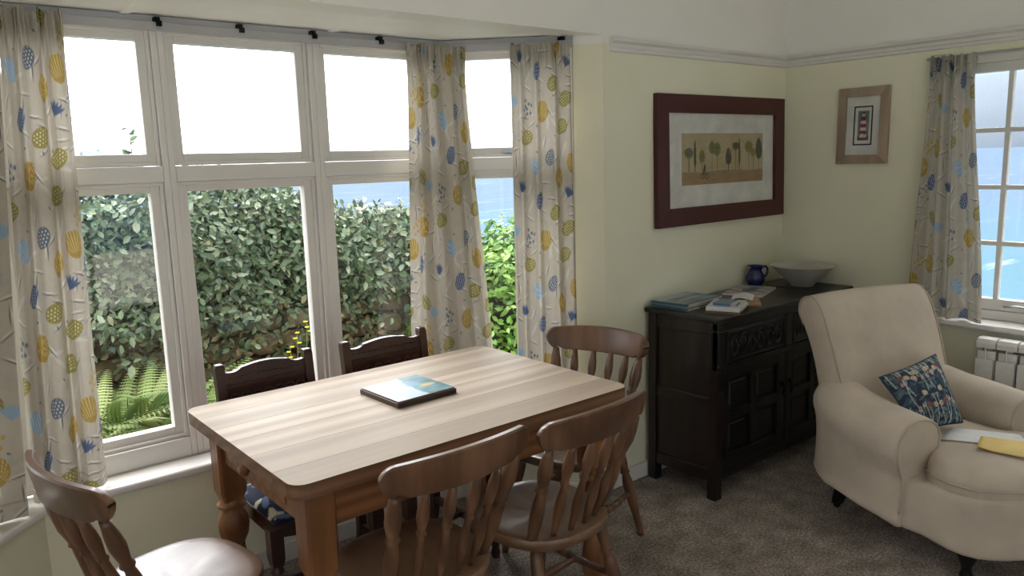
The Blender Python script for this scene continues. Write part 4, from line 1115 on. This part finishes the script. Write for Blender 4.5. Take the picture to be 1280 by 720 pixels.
for s in (-1, 1):
    G().lathe([(.020, 0), (.024, .10), (.017, .2), (.020, .30), (.032, .45), (.036, .55), (.026, .68), (.024, .75), (.036, .82), (.036, .95), (.030, 1)], (s * .225, .60, .0), (s * .225, .60, .185), 16).build('leg', 'black_paint', arm, smooth=True)
    q = .021
    G().loft([[(s * .20 + a * q * .85, -.03 + b * q * .85 - .02, .022) for a, b in ((-1, -1), (1, -1), (1, 1), (-1, 1))], [(s * .20 + a * q * 1.15, -.005 + b * q * 1.15, .19) for a, b in ((-1, -1), (1, -1), (1, 1), (-1, 1))]]).lathe([(.012, 0), (.017, .2), (.017, .8), (.012, 1)], (s * .20 - .009, -.052, .0175), (s * .20 + .009, -.052, .0175), 12).build('leg', 'black_paint', arm, bevel=.002)

# scatter cushion: navy foliage weave, leaning on the back and near arm
def al(Fv, Lv, z):      # chair axes (forward, lateral, up) -> world
    p = Vector((3.147, 1.557, 0)) + fd * Fv + lat * Lv; return Vector((p.x, p.y, z))
TL, TR, BR, BL = al(.165, -.022, .660), al(.115, .350, .700), al(.355, .225, .490), al(.335, .005, .480)
n = 84; u = np.linspace(0, 1, n); U, V = np.meshgrid(u, u)
def np3(p): return np.array((p.x, p.y, p.z))
pinch = lambda a: 1 - .06 * np.sin(np.pi * a)
Uc = .5 + (U - .5) * (1 - .055 * np.sin(np.pi * V)); Vc = .5 + (V - .5) * (1 - .055 * np.sin(np.pi * U))
base = (np3(BL) * (1 - Uc[..., None]) + np3(BR) * Uc[..., None]) * (1 - Vc[..., None]) + (np3(TL) * (1 - Uc[..., None]) + np3(TR) * Uc[..., None]) * Vc[..., None]
nrm = np3((BR - BL).cross(TL - BL).normalized())
thk = .062 * (np.clip(1 - (2 * U - 1) ** 2, 0, 1) * np.clip(1 - (2 * V - 1) ** 2, 0, 1)) ** .42
thk = thk + .012 * np.exp(-((U - .42) / .05) ** 2) * np.clip((V - .55) * 2, 0, 1) * np.sin(np.pi * U)
c = np.empty(U.shape + (3,)); c[:] = (44, 56, 74)
R = random.Random(11)
Us = np.minimum(U, 1 - U)                                # mirrored repeat
def leafm(px, py, a, la, lb, colr, mirror=True):
    xx = (Us if mirror else U) - px; yy = V - py; x = xx * math.cos(a) + yy * math.sin(a); y = -xx * math.sin(a) + yy * math.cos(a)
    c[(x / la) ** 2 + (y / lb) ** 2 < 1] = colr
for _ in range(120):
    leafm(R.uniform(0, .5), R.uniform(0, 1), R.uniform(0, 3.1), R.uniform(.018, .026), R.uniform(.05, .075), R.choice([(74, 98, 106), (92, 114, 116), (106, 126, 134), (80, 92, 94), (62, 82, 104), (54, 68, 88)]))
for k in range(9):
    x0 = R.uniform(.02, .48); ph = R.uniform(0, 6)
    m = abs(Us - (x0 + .07 * np.sin(V * 5 + ph))) < .0075; c[m & (np.sin(V * 7 + ph * 2) > -.2)] = (176, 186, 176)
for _ in range(7):
    px, py = R.uniform(.04, .48), R.uniform(.05, .95)
    for k in range(6): leafm(px + .026 * math.cos(k * 1.047), py + .026 * math.sin(k * 1.047), k * 1.047 + 1.57, .013, .017, R.choice([(208, 190, 160), (198, 178, 152)]))
for _ in range(5):
    px, py = R.uniform(.05, .48), R.uniform(.05, .95)
    for k in range(9): leafm(px + .03 * math.cos(k * 2.4) * (k / 9) ** .5, py + .035 * math.sin(k * 2.4) * (k / 9) ** .5, 0, .010, .010, R.choice([(200, 150, 150), (206, 184, 172), (176, 112, 104)]))
for px, py in ((.16, .84), (.34, .30)): leafm(px, py, .4, .045, .035, (150, 70, 60))
P1 = base + nrm * (thk * .95)[..., None]; P0 = base - nrm * (thk * .75)[..., None]
front = grid_mesh('cushion', P1, c)
cu = thing('cushion', 'square navy cushion woven with leaves and berries, on the armchair', 'cushion', (0, 0, 0))
obj_from(front, 'front', 'cushion_fabric', cu, True)
backm = grid_mesh('back', P0[:, ::-1], np.full(U.shape + (3,), 1.0) * np.array((206., 202., 190.)))
obj_from(backm, 'back', 'cushion_fabric', cu, True)
edge = [base[0, i] for i in range(0, n, 6)] + [base[i, -1] for i in range(0, n, 6)] + [base[-1, i] for i in range(n - 1, -1, -6)] + [base[i, 0] for i in range(n - 1, -1, -6)]
G().tube([tuple(p) for p in edge], .0045, 6).build('piping', m_plain('cushion_piping', (46, 54, 66), .8), cu, smooth=True)

# papers on the seat
def seat_z(Fv, Lv):
    q = max(abs(.2 - Lv) / .32, (Fv - .40) / .348)
    return float(np.interp(q, [.07, .35, .65, .84, .95, 1], [.463, .462, .458, .448, .432, .405]))
def sheet(name, label, cat, corners, mat, lift, thick=.0012, curl=0.0):
    n = 12; u = np.linspace(0, 1, n); P = np.zeros((n, n, 3))
    a, b, c_, d = (np.array(p) for p in corners)
    for i, vv in enumerate(u):
        for j, uu in enumerate(u):
            fl = (a * (1 - uu) + b * uu) * (1 - vv) + (d * (1 - uu) + c_ * uu) * vv
            P[i, j] = np3(al(fl[0], fl[1], seat_z(*fl) + lift + curl * abs(2 * uu - 1) ** 3 * (1 - vv)))
    o = obj_from(grid_mesh(name, P), name, mat, None, True)
    sd = o.modifiers.new('thick', 'SOLIDIFY'); sd.thickness = thick
    return tag(o, label, cat)
sheet('paper_sheet', 'white printed sheet on the armchair seat, half under the yellow envelope', 'paper', ((.40, .05), (.62, .25), (.50, .36), (.33, .19)), 'paper_white', .004)
sheet('envelope', 'pale yellow envelope lying on the armchair seat', 'envelope', ((.535, .075), (.675, .165), (.58, .31), (.455, .20)), 'manila', .008, .002, .008)

# ---------------------------------------------------------------- outside: garden, hedge, sea
ZG = -.18
g = G().box(-7, 4.9, 3.12, 8.2, ZG - .2, ZG); tag(g.build('garden_ground', 'garden_soil'), 'bare earth strip of garden below the bay window', None, None, 'structure')
nx = 60; xs_ = np.linspace(-60, 60, nx); X, Y = np.meshgrid(xs_, xs_)
dx = np.maximum(np.maximum(-7.5 - X, X - 4.7), 0); dy = np.maximum(np.maximum(-9 - Y, Y - 8), 0)
Z = ZG - .25 - np.minimum(np.hypot(dx, dy) * .85, 16) + .35 * np.sin(X * .9) * np.cos(Y * .7) * (np.hypot(dx, dy) > 2)
tag(obj_from(grid_mesh('cliff', np.stack([X, Y, Z], -1)), 'cliff', 'cliff_grass', None, True), 'grassy cliff falling away from the house to the sea', None, None, 'structure')
me = bpy.data.meshes.new('sea'); S = 5200
me.from_pydata([(-S, -S, -12), (S, -S, -12), (S, S, -12), (-S, S, -12)], [], [(0, 1, 2, 3)])
tag(obj_from(me, 'sea', 'sea_water'), 'pale blue choppy sea with white surf beyond the garden', 'sea', None, 'stuff')

LV = np.array([(0, 0, 0), (-.21, .24, .05), (-.25, .60, .04), (0, 1, -.06), (.25, .60, .04), (.21, .24, .05), (0, .45, -.03)])
LF = np.array([(0, 6, 1), (1, 6, 2), (2, 6, 3), (3, 6, 4), (4, 6, 5), (5, 6, 0)])
NR = np.random.RandomState(5)
def frames(N, nrm, spread=.8, droop=.3):
    """random leaf frames: columns x (width), y (length), z (normal)"""
    n = nrm + NR.normal(0, spread, (N, 3)); n /= np.linalg.norm(n, axis=1, keepdims=True)
    d = NR.normal(0, 1, (N, 3)); d[:, 2] -= droop; d -= (d * n).sum(1, keepdims=True) * n; d /= np.linalg.norm(d, axis=1, keepdims=True)
    return np.cross(d, n), d, n
def leaf_cloud(pts, nrm, size, cols, spread=.8, droop=.3, wide=1.0):
    N = len(pts); fx, fy, fz = frames(N, nrm, spread, droop)
    s = (size * NR.uniform(.65, 1.25, N))[:, None, None]
    V = (LV[None, :, 0:1] * fx[:, None] * wide + LV[None, :, 1:2] * fy[:, None] + LV[None, :, 2:3] * fz[:, None]) * s + pts[:, None]
    F = (LF[None] + (np.arange(N) * len(LV))[:, None, None]).reshape(-1, 3)
    C = np.repeat(cols, len(LV), axis=0)
    return V.reshape(-1, 3), F, C
def cloud_mesh(name, parts):
    vs, fs, cs, o = [], [], [], 0
    for V, F, C in parts:
        vs.append(V); fs.append(F + o); cs.append(C); o += len(V)
    me = bpy.data.meshes.new(name); me.from_pydata(np.concatenate(vs).tolist(), [], np.concatenate(fs).tolist()); me.update()
    set_pat(me, srgb2lin(np.clip(np.concatenate(cs), 0, 255))); return me
def palette(N, cols, jit=10):
    c = np.array(cols, float)[NR.randint(0, len(cols), N)]; return c + NR.normal(0, jit, (N, 1)) + NR.normal(0, jit * .3, (N, 3))
def leaf_protos(name, cols, size, wide=1.0):
    out = []
    for c in cols:
        me = bpy.data.meshes.new(name); me.from_pydata((LV * np.array([wide, 1, 1]) * size).tolist(), [], LF.tolist()); me.update()
        set_pat(me, np.tile(srgb2lin(c), (len(LV), 1))); me.materials.append(MATS['leaf']); out.append(me)
    return out
def leaf_objects(parent, protos, pts, nrm, spread, droop):
    fx, fy, fz = frames(len(pts), nrm, spread, droop)
    for i, p in enumerate(pts):
        o = bpy.data.objects.new('leaf', protos[i % len(protos)]); COL.objects.link(o); o.parent = parent
        s = NR.uniform(.8, 1.25)
        m = Matrix(((fx[i][0] * s, fy[i][0] * s, fz[i][0] * s, p[0]), (fx[i][1] * s, fy[i][1] * s, fz[i][1] * s, p[1]), (fx[i][2] * s, fy[i][2] * s, fz[i][2] * s, p[2]), (0, 0, 0, 1)))
        o.matrix_local = m

g = G().box(-6.5, 6.5, -12, Y_B - .22, ZG - .25, ZG + .05); g.v = [(min(x, 4.6), y, z) for x, y, z in g.v]  # unseen pale ground added to bounce light through the rear window
tag(g.build('bounce_terrace', m_paint('bounce_paving', (206, 200, 188), .9, .08, 2, .2)), 'pale paving added behind the camera to bounce light indoors', None, None, 'structure')
g = G().box(-6.5, X_L - .22, Y_B - .2, 3.1, ZG - .25, ZG + .05)  # same pale ground added on the left, bounces light indoors
tag(g.build('bounce_path', 'bounce_paving'), 'pale paving added along the side of the house to bounce light', None, None, 'structure')
# garden wall of rough stones below the hedge
HY = 4.95
gw = thing('stone_bank', 'low brown rubble stone bank under the hedge, half covered by leaves', 'stone bank', (0, HY, ZG))
G().box(-1.6, 3.75, .10, .55, 0, .78).build('earth_core', 'hedge_core', gw)
sp = []
for k in range(4):
    g = G(); R = random.Random(k)
    rings = []
    for y, kx in ((-.05, .72), (-.038, .93), (0.0, 1.0), (.08, 1.0)):
        ol = []
        for i in range(10):
            a = 2 * PI * i / 10; e = 3.2; c_, s_ = math.cos(a), math.sin(a)
            r0 = R.uniform(.93, 1.03)
            ol.append((.5 * kx * r0 * math.copysign(abs(c_) ** (2 / e), c_), y + R.uniform(-.006, .006), .5 * kx * r0 * math.copysign(abs(s_) ** (2 / e), s_)))
        rings.append(ol)
    g.loft(rings); me = bpy.data.meshes.new('stone'); me.from_pydata(g.v, [], g.f); me.update(); me.materials.append(MATS['garden_stone']); sp.append(me)
z = 0.0; R = random.Random(3)
for row in range(6):
    h = R.uniform(.11, .16); x = -1.6 - R.random() * .2
    while x < 3.7:
        w = R.uniform(.16, .36)
        o = bpy.data.objects.new('stone', R.choice(sp)); COL.objects.link(o); o.parent = gw
        o.location = (x + w / 2, .03 + R.uniform(-.02, .02), z + h / 2); o.scale = (w - .012, R.uniform(.9, 1.2), h - .012); x += w
    z += h

hedge = thing('hedge', 'dense dark green evergreen hedge growing over the stone bank', 'hedge', (0, 0, ZG))
def htop(x): return np.interp(x, [-2, .6, 1.2, 1.7, 2.2, 2.45, 2.7, 3.4, 3.8], [1.50, 1.50, 1.47, 1.52, 1.42, 1.30, 1.22, 1.20, .9]) - ZG
hx0, hx1 = -1.6, 3.62
g = G(); rings = []
for x in np.linspace(hx0 + .1, hx1 - .15, 24):
    t_ = float(htop(x)) - .16; b = .06 * math.sin(x * 3.1)
    rings.append([(x, HY + .12 + b, .55), (x, HY + .02 + b, .9), (x, HY + .10 + b, t_ - .1), (x, HY + .3, t_), (x, HY + .6, t_ - .1), (x, HY + .7, .6)])
g.loft(rings); g.build('filler_core', 'hedge_core', hedge)  # solid dark mass for the branches, put inside to block light
def hedge_pts(N, zlo, depth=.22):
    x = NR.uniform(hx0, hx1, N); t_ = htop(x); f = NR.uniform(0, 1, N) ** .85
    z = zlo + (t_ - zlo) * f
    bump = .07 * np.sin(x * 3.1 + 1) + .05 * np.sin(x * 7.3 + z * 5) + .04 * np.sin(z * 11 + x * 2)
    rnd_top = .30 * np.clip((f - .82) / .18, 0, 1) ** 2
    y = HY - .16 + bump + rnd_top + NR.uniform(0, 1, N) ** 2 * depth
    return np.stack([x, y, z + NR.normal(0, .02, N)], 1)
DARK = [(74, 92, 70), (88, 108, 80), (102, 122, 94), (64, 80, 64), (118, 134, 110), (134, 146, 122), (84, 102, 86)]
PALE = [(156, 166, 144), (170, 176, 154), (148, 158, 128)]
up = np.array((0, -.75, .55))
p1 = hedge_pts(21000, .80); p2 = hedge_pts(2600, .80, .05)
x = NR.uniform(hx0, hx1, 3000); t_ = htop(x); p3 = np.stack([x, HY + NR.uniform(0, .6, 3000), t_ + NR.normal(-.04, .05, 3000)], 1)
xb_ = NR.uniform(hx0, hx1, 6500); zb_ = NR.uniform(.0, .9, 6500) ; p4 = np.stack([xb_, HY - .07 - .09 * NR.random_sample(6500), zb_], 1)
p4 = p4[(np.sin(xb_ * 5.3 + 1.2) + np.sin(xb_ * 2.1 + zb_ * 6) + NR.normal(0, .9, 6500)) > -.1]
parts = [leaf_cloud(p1, up, .058, palette(len(p1), DARK), .7), leaf_cloud(p2, up, .056, palette(len(p2), PALE + DARK[:3]), .8), leaf_cloud(p3, np.array((0, -.3, .9)), .056, palette(len(p3), DARK + PALE), .8, -.4), leaf_cloud(p4, up, .062, palette(len(p4), DARK[:4] + [(96, 104, 74), (108, 104, 78), (104, 92, 66), (88, 84, 60)]), .7)]
tag(obj_from(cloud_mesh('foliage', parts), 'foliage', 'leaf', hedge), None, None, None, 'stuff')
pr = leaf_protos('leaf', [(78, 98, 74), (92, 112, 86), (110, 128, 104), (140, 150, 126), (66, 84, 62)], .064, 1.05)
q = hedge_pts(1200, .62, .02); q = q[(q[:, 0] > .75) & (q[:, 0] < 3.3)][:290]; q[:, 1] -= .045
leaf_objects(hedge, pr, q, up, .6, .4)
R = random.Random(9)
def shoot(parent, base, h, lean, n, protos_cols):
    tip = (base[0] + lean, base[1], base[2] + h)
    s = G().tube([base, ((base[0] + tip[0]) / 2 + .01, base[1], base[2] + h * .5), tip], [.005, .004, .002], 5).build('shoot', 'twig_bark', parent)
    t = NR.uniform(.35, 1.0, n); P = np.stack([base[0] + lean * t, np.full(n, base[1]), base[2] + h * t], 1)
    obj_from(cloud_mesh('shoot_leaves', [leaf_cloud(P, np.array((0, -.2, .8)), .062, palette(n, protos_cols), .6, -.3)]), 'shoot_leaves', 'leaf', s)
shoot(hedge, (1.205, HY + .05, 1.42 - ZG), .42, .02, 12, DARK)
for xx, hh in ((.86, .18), (1.5, .16), (1.78, .15), (2.62, .14), (2.86, .16), (3.02, .20), (3.15, .16), (2.74, .12)):
    shoot(hedge, (xx, HY + .02, float(htop(xx)) - .08), hh, R.uniform(-.05, .05), 9, DARK + PALE)

# bright green rounded bush beyond the angled light
bush = thing('bush', 'rounded bright yellow-green leafy bush in front of the sea', 'bush', (3.56, 4.42, ZG))
BR_ = (.74, .62, 1.22)
g = G().sphere((0, 0, .45), (.60, .50, .66), 14, 10); g.build('filler_core', 'hedge_core', bush)  # solid dark filler hidden under the leaves
def bush_pts(N, k0, k1):
    d = NR.normal(0, 1, (N, 3)); d /= np.linalg.norm(d, axis=1, keepdims=True); d[:, 2] = np.where(d[:, 2] < -.5, -d[:, 2], d[:, 2])
    lump = 1 + .07 * np.sin(d[:, 0] * 7 + 1) * np.cos(d[:, 2] * 6) + .05 * np.sin(d[:, 1] * 11)
    k = NR.uniform(k0, k1, N) * lump
    return d * np.array((.76, .64, .80)) * k[:, None] + np.array((0, 0, .45)), d
BRI = [(98, 136, 52), (112, 152, 62), (126, 164, 78), (84, 120, 46), (140, 174, 92), (70, 104, 44)]
P, D = bush_pts(6500, .82, 1.03)
tag(obj_from(cloud_mesh('foliage', [leaf_cloud(P, D + np.array((0, 0, .5)), .062, palette(len(P), BRI), .5, -.5)]), 'foliage', 'leaf', bush), None, None, None, 'stuff')
P, D = bush_pts(1500, 1.02, 1.06); k = (D[:, 1] < .2) & (D[:, 0] < .45) & (D[:, 2] > -.2); P, D = P[k][:240], D[k][:240]
leaf_objects(bush, leaf_protos('leaf', BRI, .068), P, D + np.array((0, 0, .6)), .45, -.6)
for i in range(9):
    a = R.uniform(-2.6, .2); rr = R.uniform(.1, .5)
    shoot(bush, (rr * math.cos(a), rr * math.sin(a), 1.12 - .5 * rr * rr), R.uniform(.10, .18), R.uniform(-.04, .04), 9, BRI)

# bracken in front of the wall
def fern(label, loc, n, L, seed):
    t = thing('bracken', label, 'fern', loc, 0, 'bracken below the bay window'); R = random.Random(seed)
    for k in range(n):
        a = R.uniform(0, 2 * PI); ln = L * R.uniform(.75, 1.15); rise = R.uniform(.55, .95)
        V, F, C = [], [], []
        col = R.choice([(140, 164, 96), (154, 174, 110), (168, 180, 120), (126, 150, 90), (182, 176, 122), (116, 142, 92)])
        m = 30
        def P(f): return np.array((math.cos(a) * ln * f * f * .42, math.sin(a) * ln * f * f * .42, ln * (rise * f - .42 * f * f)))
        side = np.array((-math.sin(a), math.cos(a), 0.))
        for i in range(1, m):
            f = .18 + .82 * i / m; w = ln * .13 * math.sin(PI * min(1, (1.03 - f) * 1.15 + .05)) ** .8 * (1.05 - f * .6); p = P(f); dr = (P(min(1, f + .05)) - p); dr /= np.linalg.norm(dr)
            for s in (-1, 1):
                tip = p + side * s * w + dr * w * .45 - np.array((0, 0, w * .25)); hw_ = dr * max(.003, w * .09)
                mid = (p + tip) / 2 + np.array((0, 0, w * .06)); o = len(V)
                V += [p, mid + hw_, tip, mid - hw_]; F += [(o, o + 1, o + 2, o + 3)]
                for q_ in (.25, .4, .55, .7, .85):           # side lobes
                    b = p + (tip - p) * q_; l_ = w * .24 * (1.1 - q_)
                    for s2 in (-1, 1):
                        o = len(V); V += [b, b + dr * s2 * l_ + side * s * l_ * .6, b + (tip - p) * .12]; F += [(o, o + 1, o + 2)]
        sp_ = [P(f) for f in np.linspace(0, 1, 7)]
        me = bpy.data.meshes.new('frond'); me.from_pydata([tuple(v) for v in V], [], F); me.update(); set_pat(me, np.tile(srgb2lin(np.array(col) + R.uniform(-10, 10)), (len(V), 1)))
        fr = obj_from(me, 'frond', 'leaf', t)
        G().tube([tuple(v) for v in sp_], [.004, .0038, .0034, .003, .0025, .002, .001], 5).build('stalk', 'twig_bark', fr)
    return t
GF = 'bracken below the bay window'
LB = 'feathery bracken clump below the bay window sill, in front of the stone bank'
for i, (fx_, fy_, n_, L_) in enumerate(((.92, 4.42, 30, 1.35), (.62, 4.25, 28, 1.30), (1.12, 4.20, 28, 1.15), (.78, 3.92, 26, 1.05), (.45, 4.52, 26, 1.50), (1.02, 3.86, 24, .85), (1.30, 4.50, 22, 1.05))):
    fern(LB, (fx_, fy_, ZG), n_, L_, i + 1)

# yellow wildflowers
fl = thing('wildflower', 'slender yellow wildflower stems behind the carved oak chair', 'flower', (1.86, 4.42, ZG))
for i, (dx_, h) in enumerate(((0, .66), (.05, .74), (.12, .80), (.21, .76), (.19, .62))):
    s = G().tube([(dx_ * .6, 0, 0), (dx_ * .75, .01, h * .5), (dx_, 0, h)], [.003, .0025, .002], 5).build('stem', m_plain('stem_green_%d' % i, (118, 140, 58), .7), fl)
    for k in range(3):
        a = k * 2.1 + i; c_ = (dx_ + .013 * math.cos(a), .013 * math.sin(a), h - .03 * k + .008)
        g = G()
        for j in range(4):
            b = j * PI / 2; g.sphere((c_[0] + .008 * math.cos(b), c_[1] + .008 * math.sin(b), c_[2]), (.0075, .0075, .0035), 6, 4)
        g.build('blossom', 'flower_yellow', s)

# weathered post with a red board beyond the hedge
po = thing('garden_post', 'weathered grey post with a red board just above the hedge top', 'post', (3.30, 6.55, ZG))
G().box(-.07, .03, -.05, .05, 0, 1.345).build('post', 'weathered_post', po, bevel=.006)
G().box(.035, .06, -.04, .04, 1.16, 1.33).build('board', 'red_paint', po, bevel=.003)
G().box(.06, .9, -.02, .02, 1.17, 1.20).build('rail', 'weathered_post', po, bevel=.003)

# rock in the surf, distant headland with houses
def rock(label, loc, r, seed):
    R = random.Random(seed); rings = []
    for k in range(6):
        th = k / 5; q = math.cos(th * PI / 2) ** .6
        rings.append([(r[0] * q * math.cos(a) * R.uniform(.8, 1.1) + .15 * r[0] * th, r[1] * q * math.sin(a) * R.uniform(.8, 1.1), r[2] * th * R.uniform(.85, 1.1)) for a in np.linspace(0, 2 * PI, 11)[:-1]])
    o = G().loft(rings).build('sea_rock', 'sea_rock', None, smooth='auto'); o.location = loc
    return tag(o, label, 'rock')
rock('dark rock standing in the breaking surf', (101, 139, -12.3), (1.6, 1.4, 2.2), 2)
nh = 40; u = np.linspace(-1, 1, nh); U, V = np.meshgrid(u, u); rr = np.clip(1 - np.hypot(U, V), 0, 1)
Z = -13 + 21.5 * smoothstep(0, .55, rr) + 1.2 * np.sin(U * 9) * np.cos(V * 7) * rr
tag(obj_from(grid_mesh('headland', np.stack([70 + U * 62, 430 + V * 70, Z], -1)), 'headland', 'headland', None, True), 'haze-tinted headland beyond the hedge', None, None, 'structure')
def house(label, x, y, z, w, d, h, rh):
    t = thing('house', label, 'house', (x, y, z), .1, 'distant houses on the headland')
    G().box(-w / 2, w / 2, -d / 2, d / 2, 0, h).build('walls', 'hazed_render', t)
    G().prism_axis([(-d / 2 - .3, h), (d / 2 + .3, h), (0, h + rh)], -w / 2 - .3, w / 2 + .3, 0).build('roof', 'hazed_slate', t)
    G().box(w * .3, w * .3 + .7, -.4, .4, h + rh * .6, h + rh + .7).build('chimney', 'hazed_slate', t)
    for k in (-.3, 0, .3):
        G().box(w * k - .5, w * k + .5, -d / 2 - .05, -d / 2 + .05, h * .35, h * .75).build('window', 'hazed_slate', t)
house('distant slate-roofed house on the headland beyond the hedge', 82.5, 408, 6.6, 8.5, 6, 2.6, 2.2)
house('distant slate-roofed house nearer the curtain edge', 69.5, 408, 6.2, 8, 6, 2.4, 2.0)
